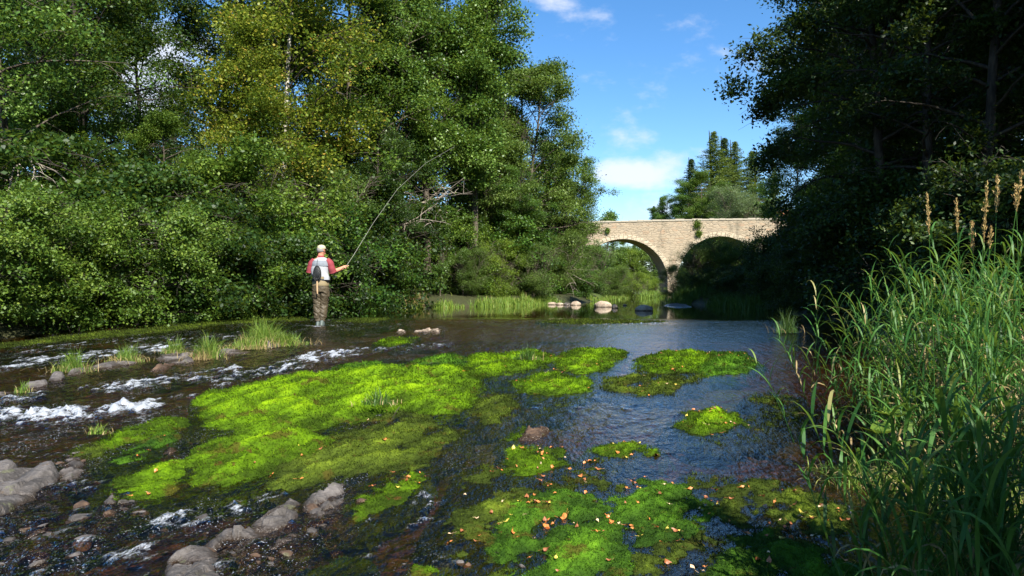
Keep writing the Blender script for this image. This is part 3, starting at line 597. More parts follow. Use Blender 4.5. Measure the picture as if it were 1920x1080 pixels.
for i, (x, y, s) in enumerate(((14.5, 14.5, .9), (18, 11, .95), (17, 18, .9), (22, 7, 1.0), (24, 14, 1), (26, 20, 1), (22, 24, 1), (29, 3, 1.0), (30, 11, 1.05), (34, 17, 1), (14.5, 8.5, .75), (9.6, 2.6, .42), (12.2, 4.2, .62), (14.5, -1.0, .75), (19, -4, .95), (10.5, 7.2, .45), (12.2, 9.6, 1.0), (24, 0, 1), (29, -6, 1))):
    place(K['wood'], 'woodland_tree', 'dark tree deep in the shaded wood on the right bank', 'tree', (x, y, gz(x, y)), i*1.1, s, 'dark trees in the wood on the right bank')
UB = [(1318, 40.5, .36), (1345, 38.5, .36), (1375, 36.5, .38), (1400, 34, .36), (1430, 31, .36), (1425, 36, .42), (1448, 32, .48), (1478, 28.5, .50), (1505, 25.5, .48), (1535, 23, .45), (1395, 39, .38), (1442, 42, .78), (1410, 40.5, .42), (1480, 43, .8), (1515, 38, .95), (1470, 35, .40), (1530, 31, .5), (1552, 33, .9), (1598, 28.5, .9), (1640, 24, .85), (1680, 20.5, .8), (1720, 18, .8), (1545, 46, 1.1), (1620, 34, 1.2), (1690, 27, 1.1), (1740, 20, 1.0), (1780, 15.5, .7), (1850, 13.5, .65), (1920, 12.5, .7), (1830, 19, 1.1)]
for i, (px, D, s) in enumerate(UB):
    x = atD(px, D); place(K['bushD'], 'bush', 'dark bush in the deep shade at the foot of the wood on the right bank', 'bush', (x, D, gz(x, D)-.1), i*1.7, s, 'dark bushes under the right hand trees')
# unseen shrubs towards the sun, sized and placed to shade the near right corner
place(K['bushD'], 'bush', 'leafy shrub just off the right edge that shades the nearest reeds', 'bush', (2.45, 2.05, gz(2.45, 2.05)-.1), .5, (.20, .20, .56)); place(K['bushD'], 'bush', 'taller shrub behind the others off the right edge', 'bush', (2.80, 1.45, gz(2.8, 1.4)-.1), 3.5, (.30, .30, .82)); place(K['bushD'], 'bush', 'slender shrub off the right edge nearest the camera', 'bush', (2.25, 1.65, gz(2.2, 1.6)-.1), 1.5, (.2, .2, .5)); place(K['bushD'], 'bush', 'leafy shrub off the right edge beside the shaded reeds', 'bush', (3.3, 2.0, gz(3.3, 2.0)-.1), 2.5, (.30, .30, .60))
# dead branches in the hollow
rs = np.random.RandomState(5)
for (px, py, D, lab) in ((760, 420, 31, 'bleached dead branches hanging in the dark hollow'), (790, 380, 33.5, 'bare grey twigs left of the poplars at the rim of the hollow'), (30, 300, 17.8, 'bare pale twigs in the tree at the left edge'), (1060, 510, 44, 'grey dead twigs between the willow bushes over the stones')):
    b = MB(); x0 = atD(px, D); z0 = zD(py, D)
    for i in range(9):
        P = curve((x0, D, z0), (rs.normal(), rs.normal()*.4-.3, rs.normal()*.5), 1.5+rs.rand(), 6, rs, up=-.7, wob=.4); tube(b, P, np.linspace(.022, .005, 7), 4, cap=False)
        for j in (2, 3, 4, 5):
            Q = curve(P[j], rs.normal(size=3), .5+.4*rs.rand(), 4, rs, up=-.5, wob=.4); tube(b, Q, np.linspace(.010, .003, 5), 3, cap=False)
    tag(link('dead_branch', b.mesh('dead_branch', M['deadwood'])), lab, 'branch')
# ================================================================== bridge
BD = 75.0; PX = BD/F
def bx(px): return (px-960)*PX
def bz(py): return CAMZ-(py-HOR)*PX
root = empty('stone_bridge', (bx(1270), BD, 0)); tag(root, 'old arched stone bridge of pale rubble masonry spanning the river', 'bridge')
ox = bx(1270)
AR = [(bx(1168.5), bz(528), bx(1252)-bx(1168.5), bz(448)-bz(528)), (bx(1352), bz(528), bx(1435)-bx(1352), bz(443)-bz(528)), (bx(985), bz(528), bx(1068)-bx(985), bz(455)-bz(528))]   # centre, springing, half span, rise
Xs = np.unique(np.concatenate([np.linspace(bx(800), bx(1640), 60)]+[a[0]+a[2]*np.cos(np.linspace(0, math.pi, 41)) for a in AR]))
def under(x):
    z = np.full(x.shape, -1.2)
    for c, s, r, h in AR:
        q = np.clip(1-((x-c)/r)**2, 0, 1); z = np.where(np.abs(x-c) < r-1e-6, np.maximum(s+h*np.sqrt(q), -1.2), z)
    return z
def topz(x): return np.interp(x, [bx(900), bx(1100), bx(1300), bx(1420), bx(1640)], [bz(423), bz(418), bz(413.5), bz(412), bz(414)])
T = 4.4; mb = MB(); zt = topz(Xs); zu = under(Xs); n = len(Xs)
for (k, yy) in ((0, 0.0), (1, T)):
    rows = np.linspace(0, 1, 9)[:, None]; Zs = zu[None]*(1-rows)+zt[None]*rows
    V_ = np.stack([np.broadcast_to(Xs-ox, Zs.shape), np.full(Zs.shape, yy), Zs], -1); f = grid_faces(9, n); mb.add(V_.reshape(-1, 3), f if k == 0 else f[:, ::-1])
link('masonry_wall', mb.mesh('masonry_wall', M['bridge']), root)
mb = MB(); V_ = np.stack([np.stack([Xs-ox, np.full(n, yy), under(Xs)], -1) for yy in (0.0, T)]); mb.add(V_.reshape(-1, 3), grid_faces(2, n))
for c, s, r, h in AR:    # piers below the springing
    for q in (-1, 1): mb.add([(c+q*r-ox, 0, -1.2), (c+q*r-ox, T, -1.2), (c+q*r-ox, T, s), (c+q*r-ox, 0, s)], [[0, 1, 2, 3]])
link('arch_vault', mb.mesh('arch_vault', M['bridge']), root)
for c, s, r, h in AR:
    mb = MB(); N_ = 34; an = np.linspace(0, math.pi, N_+1)
    for i in range(N_):
        a0, a1 = an[i]+.006, an[i+1]-.006
        q = [(c-ox+math.cos(a)*(r+d), s+math.sin(a)*(h+d)) for a in (a0, a1) for d in (0, .46)]
        y0, y1 = -.035, .2; V_ = [(q[0][0], y0, q[0][1]), (q[1][0], y0, q[1][1]), (q[3][0], y0, q[3][1]), (q[2][0], y0, q[2][1])]; V_ += [(v[0], y1, v[2]) for v in V_]
        mb.add(V_, [[0, 1, 2, 3], [4, 5, 1, 0], [5, 6, 2, 1], [6, 7, 3, 2], [7, 4, 0, 3]], (i*37 % 10)/10)
    link('arch_ring', mb.mesh('arch_ring', M['voussoir']), root)
for yy in (-.05, T-.30):
    mb = MB(); rs = np.random.RandomState(3); x = bx(800)
    while x < bx(1640):
        w = .45+.6*rs.rand(); z0 = float(topz(np.array([x+w/2])))+.002; hh = .13+.07*rs.rand(); X0, X1, Y0, Y1, Z0, Z1 = x-ox, x+w-.015-ox, yy-.02*rs.rand(), yy+.36, z0, z0+hh
        mb.add([(X0, Y0, Z0), (X1, Y0, Z0), (X1, Y1, Z0), (X0, Y1, Z0), (X0, Y0, Z1), (X1, Y0, Z1), (X1, Y1, Z1), (X0, Y1, Z1)], [[0, 1, 5, 4], [1, 2, 6, 5], [2, 3, 7, 6], [3, 0, 4, 7], [4, 5, 6, 7], [3, 2, 1, 0]]); x += w
    link('parapet_coping', mb.mesh('parapet_coping', M['coping']), root)
mb = MB(); V_ = np.stack([np.stack([Xs-ox, np.full(n, yy), topz(Xs)-.9], -1) for yy in (.35, T-.35)]); mb.add(V_.reshape(-1, 3), grid_faces(2, n)); 
for yy in (.35, T-.35): mb.add(np.stack([np.stack([Xs-ox, np.full(n, yy), topz(Xs)-d], -1) for d in (.9, 0)]).reshape(-1, 3), grid_faces(2, n))
link('roadway', mb.mesh('roadway', M['coping']), root)
for (px, py, r, lab) in ((1307.5, 421, .42, 'leafy ivy clump growing on the parapet of the bridge'), (1310, 438, .30, 'small weed growing from the bridge wall below the ivy'), (1139, 432, .2, 'tiny weed in the bridge wall above the left arch')):
    lf = MB(); rs = np.random.RandomState(int(px)); C = rs.normal(size=(700, 3))*[r*.5, .10, r*.55]+[bx(px), BD-.15, bz(py)]; leaves(lf, C, rs, .11, .3)
    tag(link('ivy_clump', lf.mesh('ivy_clump', M['lime'])), lab, 'ivy')
# small tiled house glimpsed between the trees
hx, hd = atD(1447, 118), 118.0; root = empty('farmhouse', (hx, hd, zD(404, hd)-3.0)); tag(root, 'small red roofed house glimpsed between the trees right of the bridge', 'house')
def box(mb, x0, x1, y0, y1, z0, z1, a=.5): mb.add([(x0, y0, z0), (x1, y0, z0), (x1, y1, z0), (x0, y1, z0), (x0, y0, z1), (x1, y0, z1), (x1, y1, z1), (x0, y1, z1)], [[0, 1, 5, 4], [1, 2, 6, 5], [2, 3, 7, 6], [3, 0, 4, 7], [4, 5, 6, 7], [3, 2, 1, 0]], a)
mb = MB(); box(mb, -3, 3, 0, 5, -2, 2.6); link('wall', mb.mesh('wall', M['coping']), root)
mb = MB(); mb.add([(-3.4, -.4, 2.5), (3.4, -.4, 2.5), (3.4, 2.5, 4.3), (-3.4, 2.5, 4.3), (-3.4, 5.4, 2.5), (3.4, 5.4, 2.5)], [[0, 1, 2, 3], [3, 2, 5, 4]]); mb.add([(-3, .0, 2.61), (-3, 5, 2.61), (-3, 2.5, 4.1), (3, .0, 2.61), (3, 5, 2.61), (3, 2.5, 4.1)], [[0, 1, 2], [3, 5, 4]])
link('roof', mb.mesh('roof', simple('red_roof_tile', (.36, .12, .06), .8, bump=.4, bscale=12)), root)
mb = MB(); box(mb, -.4, .4, -.03, .0, .6, 1.8); link('window', mb.mesh('window', simple('dark_glass', (.02, .025, .03), .1)), root)
# ================================================================== moss mats
def moss_mat_obj(poly, H, mat, label, seed, sub=False, dens=1.0, edge=.16, name='moss_mat'):
    A = np.array([pix(*q) for q in poly]); cx, cy_ = A.mean(0); A = (A-[cx, cy_])*(1.26 if cy_ < 5.2 else 1.12 if cy_ < 7 else 1.06)+[cx, cy_]; P = [tuple(q) for q in A]; rs = np.random.RandomState(seed)
    near = max(2.2, A[:, 1].min()); st = float(np.clip(near*.0042, .013, .07))
    # roughen the outline
    x = np.arange(A[:, 0].min()-.2, A[:, 0].max()+.2, st); y = np.arange(A[:, 1].min()-.2, A[:, 1].max()+.2, st*1.25); X, Y = np.meshgrid(x, y)
    wx = .15*fbm2(X*3+seed, Y*2.2, 5, .68)*min(1.6, near/6)+.05*fbm2(X*9+seed, Y*6, 4, .7)
    d = sdist(P, X, Y)+wx
    U_ = X-.45*Y; q = sstep(0, 1, (d+.0)/edge*.5)
    lob = fbm2(U_*2.6+seed, Y*1.25, 3, .5); lob2 = .5-np.abs(fbm2(U_*3.6+9, Y*1.7+seed, 3, .5))*2.6
    h = .72*H*(np.clip(1-np.exp(-np.maximum(d, 0)/edge), 0, 1))*np.maximum(.55+.85*lob+.55*lob2, .26 if mat == 'moss' else .05)+.030*fbm2(X*9, Y*7, 4, .65)*sstep(-.02, .06, d)
    h = h+np.minimum(d, 0)*2.2-.012
    Z = Lv(X, Y)+h
    keep = (d > -.06); gf = grid_faces(len(y), len(x)); kf = keep.ravel()[gf].all(1); gf = gf[kf]
    used = np.unique(gf); mp = np.full(X.size, -1); mp[used] = np.arange(len(used)); V_ = np.stack([X-cx, Y-cy_, Z], -1).reshape(-1, 3)[used]
    mb = MB(); hv = np.clip(h/(H*.80+.02), 0, 1).ravel()[gf].mean(1); hv = .05+.75*hv; mb.add(V_, mp[gf], hv)
    # fuzz: short upright shoots
    tri = V_[mp[gf]]; c0 = tri.mean(1); Dd = c0[:, 1]+cy_; nrmv = np.cross(tri[:, 2]-tri[:, 0], tri[:, 3]-tri[:, 1]); ar = np.linalg.norm(nrmv, axis=1)*.5; nrmv /= np.linalg.norm(nrmv, axis=1)[:, None]
    cnt = rs.poisson(ar*np.clip(9000*(5/np.maximum(Dd, 2.5))**1.5, 300, 12000)*dens); idx = np.repeat(np.arange(len(c0)), cnt)
    uv = rs.rand(len(idx), 2)[:, :, None]; t4 = tri[idx]; b = (t4[:, 0]*(1-uv[:, 0])+t4[:, 1]*uv[:, 0])*(1-uv[:, 1])+(t4[:, 3]*(1-uv[:, 0])+t4[:, 2]*uv[:, 0])*uv[:, 1]
    nn = nrmv[idx]*.8+rs.normal(size=b.shape)*.45+[-.30, -.55, .15]; nn /= np.linalg.norm(nn, axis=1)[:, None]; wv = np.cross(nn, rs.normal(size=b.shape)); wv /= np.linalg.norm(wv, axis=1)[:, None]+1e-9
    sz = (np.clip(Dd[idx]/6, .75, 2.6)*(.55+.9*rs.rand(len(idx))))[:, None]
    T_ = np.stack([b-wv*.0030*sz-nn*.003, b+wv*.0030*sz-nn*.003, b+nn*.017*sz], 1); mb.add(T_.reshape(-1, 3), np.arange(3*len(idx)).reshape(-1, 3), np.clip(hv[idx]+rs.normal(size=len(idx))*.2, 0, 1))
    o = link(name, mb.mesh(name, M[mat], False), loc=(cx, cy_, 0)); tag(o, label, 'moss')
    top = d.ravel()[used] > .02
    return np.stack([V_[top][:, 0]+cx, V_[top][:, 1]+cy_, V_[top][:, 2]], -1)
MATS = [
 ([(378, 757), (400, 738), (470, 722), (560, 706), (640, 698), (700, 696), (790, 694), (860, 695), (900, 712), (905, 735), (880, 760), (850, 775), (790, 778), (720, 772), (690, 788), (630, 800), (560, 812), (450, 812), (395, 800), (385, 775)], .20, 'moss', 'largest bright green moss mat in the middle of the stream'),
 ([(610, 700), (640, 684), (700, 680), (750, 686), (800, 668), (850, 662), (880, 675), (870, 692), (800, 698), (700, 700)], .12, 'moss_deep', 'long moss ridge behind the largest moss mat'),
 ([(352, 880), (362, 850), (400, 834), (450, 822), (500, 818), (590, 818), (620, 830), (600, 850), (560, 870), (520, 890), (480, 900), (410, 912), (360, 906)], .23, 'moss', 'vivid rounded moss mound left of centre in front of the largest mat'),
 ([(520, 880), (560, 850), (620, 822), (690, 790), (760, 772), (810, 775), (812, 800), (790, 820), (815, 850), (770, 880), (700, 893), (640, 900), (580, 915), (520, 915)], .13, 'moss_olive', 'broad olive moss slope running into dark water at the centre'),
 ([(180, 838), (225, 804), (300, 784), (350, 784), (365, 798), (335, 813), (280, 818), (230, 836), (200, 850)], .15, 'moss', 'long moss mound at the left below the white water'),
 ([(195, 868), (225, 850), (262, 826), (310, 812), (342, 818), (330, 834), (290, 850), (240, 870)], .15, 'moss_deep', 'moss mound directly in front of the long left one'),
 ([(130, 856), (150, 836), (190, 826), (215, 840), (200, 862), (160, 866)], .08, 'moss_olive', 'low olive moss patch beside the left rocks'),
 ([(178, 932), (205, 905), (250, 884), (290, 872), (345, 868), (355, 895), (330, 925), (300, 940), (250, 942), (200, 942)], .19, 'moss', 'foremost left moss mound next to the brown rocks'),
 ([(655, 945), (690, 912), (740, 895), (780, 893), (795, 908), (770, 935), (720, 950), (690, 975), (665, 972)], .14, 'moss', 'moss mound right of the grey rock ridge'),
 ([(870, 700), (880, 668), (950, 662), (1000, 655), (1040, 668), (1020, 690), (960, 704), (900, 712)], .13, 'moss', 'rear moss mat with the green grass tuft'),
 ([(965, 738), (970, 712), (1010, 700), (1070, 700), (1110, 716), (1100, 736), (1020, 742)], .15, 'moss', 'bright moss hump right of the largest mat'),
 ([(1035, 672), (1080, 655), (1150, 655), (1180, 663), (1155, 680), (1150, 696), (1090, 700), (1050, 694)], .15, 'moss', 'rear moss hump right of the grass tuft'),
 ([(1190, 690), (1195, 670), (1250, 658), (1320, 660), (1345, 675), (1320, 695), (1240, 702)], .12, 'moss', 'moss hump in open water right of the rear group'),
 ([(1290, 690), (1330, 660), (1400, 662), (1425, 685), (1390, 702), (1320, 706)], .11, 'moss_deep', 'half shaded moss hump nearest the right bank'),
 ([(1120, 728), (1140, 706), (1190, 702), (1250, 708), (1285, 722), (1260, 742), (1190, 745)], .07, 'moss_olive', 'flat olive moss patch in the blue water right of centre'),
 ([(880, 780), (890, 752), (925, 733), (965, 740), (975, 760), (960, 790), (910, 800)], .12, 'moss_olive', 'round olive moss hump at the very centre'),
 ([(1255, 800), (1280, 775), (1340, 765), (1390, 778), (1400, 800), (1350, 818), (1290, 815)], .13, 'moss', 'leaf strewn moss island in front of the right hand reeds'),
 ([(1385, 800), (1420, 765), (1480, 755), (1530, 775), (1510, 805), (1440, 815)], .02, 'moss_olive', 'submerged olive moss patch beside the leaf strewn island'),
 ([(1098, 850), (1125, 832), (1190, 825), (1248, 845), (1235, 856), (1160, 857)], .09, 'moss', 'narrow moss island in the blue water'),
 ([(935, 880), (950, 845), (1000, 832), (1055, 848), (1065, 872), (1010, 890), (950, 892)], .10, 'moss', 'leaf strewn moss mound below the dark centre stone'),
 ([(1050, 900), (1080, 870), (1125, 855), (1140, 880), (1100, 905)], .06, 'moss_olive', 'small moss patch right of the leaf strewn mound'),
 ([(845, 915), (865, 882), (915, 872), (945, 890), (925, 925), (870, 932)], .10, 'moss_olive', 'dull olive moss hump left of the leaf strewn mound'),
 ([(825, 985), (850, 950), (910, 928), (970, 915), (1005, 928), (985, 965), (920, 1000), (850, 1005)], .07, 'moss_olive', 'wide olive moss mat at the bottom centre'),
 ([(920, 1020), (960, 960), (1040, 930), (1110, 940), (1150, 970), (1165, 1020), (1185, 1075), (1160, 1120), (1010, 1120), (960, 1060)], .12, 'moss_deep', 'big green moss mat touching the bottom edge of the picture'),
 ([(1145, 965), (1160, 925), (1210, 905), (1290, 920), (1335, 950), (1295, 1000), (1200, 1012)], .08, 'moss_deep', 'moss mat dotted with red and yellow leaves at the lower middle'),
 ([(1335, 960), (1360, 920), (1440, 905), (1520, 925), (1590, 955), (1605, 985), (1540, 1002), (1460, 1000), (1380, 985)], .07, 'moss_olive', 'olive moss mat carrying the large yellow leaf'),
 ([(1345, 1065), (1380, 1018), (1440, 1002), (1530, 1025), (1610, 1060), (1650, 1120), (1370, 1125)], .09, 'moss_deep', 'moss mat at the bottom edge nearest the shaded reeds'),
 ([(585, 1068), (640, 1045), (690, 1058), (690, 1110), (600, 1115)], .07, 'moss_deep', 'small moss cushion at the bottom edge beside the big grey rock'),
 ([(750, 1095), (780, 1068), (830, 1068), (850, 1095), (830, 1125), (760, 1125)], .09, 'moss', 'tiny moss cushion at the bottom edge left of the big mat'),
 ([(935, 826), (950, 812), (990, 800), (1000, 812), (970, 830)], .08, 'moss', 'little moss wedge against the dark centre stone'),
 ([(695, 644), (735, 632), (785, 634), (765, 646), (715, 650)], .05, 'moss', 'flat bright moss patch out in the dark water'),
 ([(625, 604), (660, 598), (735, 598), (700, 607)], .05, 'moss_olive', 'flat moss strip right beside the angler'),
 ([(-40, 655), (0, 645), (80, 635), (200, 622), (280, 618), (262, 627), (150, 640), (60, 650)], .05, 'moss_olive', 'long moss strip along the left bank below the bushes'),
 ([(255, 622), (330, 608), (420, 600), (560, 594), (575, 602), (420, 611), (300, 626)], .05, 'moss_olive', 'long moss strip left of the angler along the bank'),
 ([(1010, 604), (1060, 599), (1150, 600), (1260, 603), (1180, 607), (1070, 608)], .03, 'moss_olive', 'thin moss line on the lip of the pool'),
 ([(815, 1010), (850, 1000), (900, 1010), (880, 1050), (830, 1040)], .03, 'moss_olive', 'sunken moss patch left of the big bottom mat'),
 ([(1000, 900), (1040, 888), (1110, 905), (1120, 925), (1040, 925)], .02, 'moss_olive', 'sunken moss patch above the big bottom mat'),
 ([(1210, 1040), (1250, 1015), (1310, 1020), (1330, 1060), (1270, 1110), (1210, 1090)], .01, 'moss_olive', 'sunken moss patch between the two bottom mats'),
]
MATS += [
 ([(990, 905), (1050, 885), (1130, 890), (1180, 915), (1150, 930), (1040, 925)], .045, 'moss_olive', 'sunken olive moss joining the leaf strewn mound to the big bottom mat'),
 ([(1240, 915), (1300, 885), (1370, 895), (1400, 915), (1345, 940), (1290, 925)], .04, 'moss_olive', 'low olive moss between the leaf dotted mat and the yellow leaf mat'),
 ([(1180, 1030), (1240, 1005), (1330, 995), (1370, 1010), (1350, 1070), (1330, 1120), (1190, 1120)], .045, 'moss_olive', 'low olive moss at the bottom edge between the two large mats'),
 ([(880, 1060), (920, 1020), (960, 1060), (1000, 1120), (880, 1120)], .04, 'moss_olive', 'low olive moss at the bottom edge left of the big green mat'),
 ([(985, 772), (1030, 745), (1080, 745), (1060, 770), (1010, 790)], .02, 'moss_olive', 'sunken moss beside the bright hump'),
 ([(1180, 700), (1250, 690), (1330, 705), (1300, 722), (1230, 712)], .03, 'moss_olive', 'sunken moss joining the two humps in open water'),
 ([(690, 850), (760, 830), (830, 800), (870, 810), (850, 850), (780, 885), (720, 890)], .06, 'moss_olive', 'olive moss fringe at the right foot of the broad olive slope'),
 ([(1395, 745), (1440, 735), (1500, 745), (1480, 765), (1420, 762)], .03, 'moss_olive', 'small sunken moss patch in the shade by the right bank'),
 ([(1280, 820), (1330, 822), (1400, 812), (1460, 815), (1430, 832), (1340, 835)], .02, 'moss_olive', 'sunken moss fringe in front of the leaf strewn island')]
TOP = []
for i, (poly, H, mt, lab) in enumerate(MATS): TOP.append(moss_mat_obj(poly, H, mt, lab, 100+i, edge=.20 if H > .1 else .14))
# ================================================================== rocks
def rock(poly, H, mat, label, seed, name='rock', edge=.10, rough=.35, facet=True):
    A = np.array([pix(*q) for q in poly]); cx, cy_ = A.mean(0); A = (A-[cx, cy_])*(1.08 if cy_ < 10 else 1.0)+[cx, cy_]; P = [tuple(q) for q in A]; H = H*(.56 if cy_ < 10 else 1); size = max(np.ptp(A[:, 0]), np.ptp(A[:, 1])*.5)
    st = float(np.clip(size/70, .006, .06)); x = np.arange(A[:, 0].min()-st*3, A[:, 0].max()+st*4, st); y = np.arange(A[:, 1].min()-st*3, A[:, 1].max()+st*4, st*1.2); X, Y = np.meshgrid(x, y)
    d = sdist(P, X, Y)+.05*fbm2(X*6+seed, Y*4, 4, .6)*min(2, size)
    # angular blocks
    rs = np.random.RandomState(seed); nb = 22; cxs = rs.uniform(A[:, 0].min(), A[:, 0].max(), nb); cys = rs.uniform(A[:, 1].min(), A[:, 1].max(), nb); tx, ty = rs.normal(size=(2, nb))*.34; zz = rs.rand(nb)
    dist = np.hypot((X[..., None]-cxs)*1.6, (Y[..., None]-cys)); k = dist.argmin(-1); ds = np.sort(dist, -1); crack = sstep(0, size*.016, ds[..., 1]-ds[..., 0])
    blk = (X-cxs[k])*tx[k]+(Y-cys[k])*ty[k]+zz[k]*H*.6
    h = H*(1-np.exp(-np.maximum(d, 0)/edge))*(.8+rough*fbm2(X*2.5, Y*2+seed, 3, .5))
    if facet: h = h+(blk*.6-H*.12)*sstep(0, edge, d)-.014*(1-crack)*sstep(0, .04, d)
    h = h+.010*fbm2(X*25, Y*22, 4, .65)+np.minimum(d, 0)*2.5-.01
    Z = Lv(X, Y)+h; keep = d > -.10; gf = grid_faces(len(y), len(x)); gf = gf[keep.ravel()[gf].all(1)]; used = np.unique(gf); mp = np.full(X.size, -1); mp[used] = np.arange(len(used))
    mb = MB(); mb.add(np.stack([X-cx, Y-cy_, Z], -1).reshape(-1, 3)[used], mp[gf]); o = link(name, mb.mesh(name, M[mat], False), loc=(cx, cy_, 0)); tag(o, label, 'rock')
    ab = o.data.attributes.new('above', 'FLOAT', 'POINT'); ab.data.foreach_set('value', h.ravel()[used].astype(np.float32)); me = o.data; me.polygons.foreach_set('use_smooth', np.ones(len(me.polygons), bool))
    return o
ROCKS = [
 ([(-60, 930), (-40, 890), (20, 882), (75, 890), (105, 888), (110, 905), (70, 930), (40, 950), (0, 975), (-40, 985)], .17, 'rock', 'large grey boulder slab cut by the left edge'),
 ([(102, 905), (108, 880), (125, 868), (160, 868), (168, 885), (140, 905)], .12, 'rock', 'grey block next to the large slab at the left edge'),
 ([(85, 868), (95, 855), (110, 858), (108, 872)], .06, 'rock', 'small dark grey stone above the left grey block'), 
 ([(112, 862), (125, 850), (150, 855), (165, 862), (160, 872), (125, 874)], .06, 'rock', 'flat stone at the edge of the low olive moss patch'),
 ([(100, 995), (120, 975), (150, 958), (158, 968), (140, 985), (120, 1005)], .07, 'wetrock', 'wet brown rock low in the left rapids'),
 ([(165, 1000), (180, 970), (200, 955), (235, 950), (225, 968), (195, 990), (185, 1008)], .09, 'wetrock', 'wet brown rock in front of the foremost left mound'),
 ([(185, 950), (200, 925), (228, 925), (230, 945), (210, 960)], .09, 'rock', 'grey stone at the foot of the foremost left moss mound'),
 ([(30, 1010), (60, 985), (110, 985), (90, 1010), (50, 1020)], .03, 'wetrock', 'flat wet slab near the bottom left corner'),
 ([(300, 1120), (312, 1050), (345, 1030), (385, 1028), (420, 1050), (425, 1085), (440, 1130)], .17, 'rock', 'big pale grey rock at the bottom edge'),
 ([(375, 1030), (400, 1005), (440, 990), (470, 992), (500, 1005), (480, 1020), (430, 1026), (400, 1040)], .10, 'rock', 'grey rock behind the big pale rock of the ridge'),
 ([(455, 1010), (470, 985), (510, 955), (545, 942), (568, 948), (565, 972), (545, 990), (500, 1000)], .14, 'rock', 'angular grey rock in the middle of the ridge'),
 ([(560, 955), (580, 930), (615, 915), (655, 908), (662, 918), (640, 935), (600, 950), (575, 975)], .11, 'rock', 'angular grey rock at the upper end of the ridge'),
 ([(575, 975), (590, 955), (640, 935), (655, 945), (640, 965), (600, 978)], .09, 'rock', 'grey stone beside the moss mound at the upper end of the ridge'),
 ([(490, 1035), (520, 1005), (555, 995), (580, 1000), (550, 1020), (515, 1040)], .06, 'rock', 'low grey rock in front of the ridge'),
 ([(465, 1055), (475, 1042), (500, 1045), (495, 1060)], .05, 'rock', 'small round grey stone alone in front of the ridge'),
 ([(970, 825), (985, 805), (1010, 800), (1040, 810), (1020, 822), (990, 828)], .09, 'wetrock', 'dark pointed stone at the centre of the stream'),
 ([(302, 857), (312, 840), (330, 838), (338, 852), (322, 860)], .08, 'wetrock', 'dark round stone right of the left moss mounds'),
 ([(460, 824), (470, 814), (488, 814), (486, 822)], .05, 'rock', 'small pale stone on the vivid moss mound'),
 ([(770, 624), (790, 618), (832, 618), (825, 624)], .05, 'boulder', 'flat pale stone in the dark water right of the angler'), ([(738, 624), (748, 619), (765, 620), (762, 625)], .03, 'boulder', 'smaller flat stone left of the flat pale one'),
 # ledge with the grass tufts
 ([(-60, 765), (-30, 745), (40, 728), (90, 714), (115, 700), (130, 705), (105, 722), (60, 738), (0, 755)], .035, 'rock', 'leftmost slab of the thin ledge that crosses the rapids'),
 ([(112, 712), (130, 697), (200, 682), (250, 672), (290, 668), (292, 676), (240, 686), (170, 700)], .04, 'rock', 'second slab of the thin ledge, between two grass tufts'),
 ([(285, 676), (310, 664), (360, 662), (390, 668), (370, 680), (320, 684)], .045, 'rock', 'third slab of the thin ledge, in front of the small tuft'), ([(280, 696), (300, 683), (330, 685), (322, 694)], .06, 'wetrock', 'wet stone just in front of the third ledge slab'),
 ([(405, 668), (430, 654), (500, 642), (560, 634), (566, 642), (500, 656), (440, 666)], .03, 'rock', 'last slab of the thin ledge under the largest grass tuft'),
 # pale boulders of the pool
 ([(1243, 574), (1250, 570), (1290, 571), (1300, 576), (1262, 577)], .10, 'rock', 'stones at the foot of the willow bush on the gravel point'),
]
for i, (poly, H, mt, lab) in enumerate(ROCKS):
    far = poly[0][1] < 600; rock(poly, H, mt, lab, 300+i, edge=.30 if far else .07, facet=not far, rough=.15 if far else .35)
def far_rock(x0, x1, yb, yt, mat, label, seed):
    D = pix(0, yb)[1]; a_ = atD(x0, D); b_ = atD(x1, D); w = (b_-a_)/2; Hh = (yb-yt)/F*D; rs = np.random.RandomState(seed); th = np.linspace(0, math.pi*.5, 12); ph = np.linspace(0, 2*math.pi, 40, endpoint=False); T2, P2 = np.meshgrid(th, ph, indexing='ij'); d_ = np.stack([np.sin(T2)*np.cos(P2), np.sin(T2)*np.sin(P2), np.cos(T2)**.8], -1)
    r_ = 1+.22*fbm2(d_[..., 0]*1.4+seed*3.1, d_[..., 1]*1.4+d_[..., 2], 4); V_ = d_*r_[..., None]*[w, w*.75, Hh]; V_[-1, :, 2] = -.12; mb = MB(); mb.add(V_.reshape(-1, 3), grid_faces(12, 40, True)); me = mb.mesh('boulder', M[mat], True); ab = me.attributes.new('above', 'FLOAT', 'POINT'); ab.data.foreach_set('value', (V_[..., 2].ravel()*.8).astype(np.float32))
    tag(link('boulder', me, loc=((a_+b_)/2, D+w*.6, 0)), label, 'rock')
for q, (a_, b_, c_, d_, m_, l_) in enumerate(((1025, 1046, 571.5, 566.5, 'boulder', 'first of four pale stones at the far bank, the leftmost'), (1043, 1057, 572, 567.5, 'boulder', 'second pale stone of the far bank row'), (1056, 1071, 572, 567.5, 'rock', 'greyer third stone of the far bank row'), (1070, 1090, 572.5, 565, 'boulder', 'rightmost stone of the far bank row'),
        (1116, 1148, 576, 564.5, 'boulder', 'largest pale boulder out in the calm pool'), (1147, 1159, 578, 571, 'boulder', 'small pale boulder next to the largest one'), (1193, 1226, 583, 572, 'boulder', 'brownish low boulder right in the pool'), (1168, 1176, 573, 570, 'boulder', 'tiny stone behind the low boulder of the pool'))): far_rock(a_, b_, c_, d_, m_, l_, q+1)
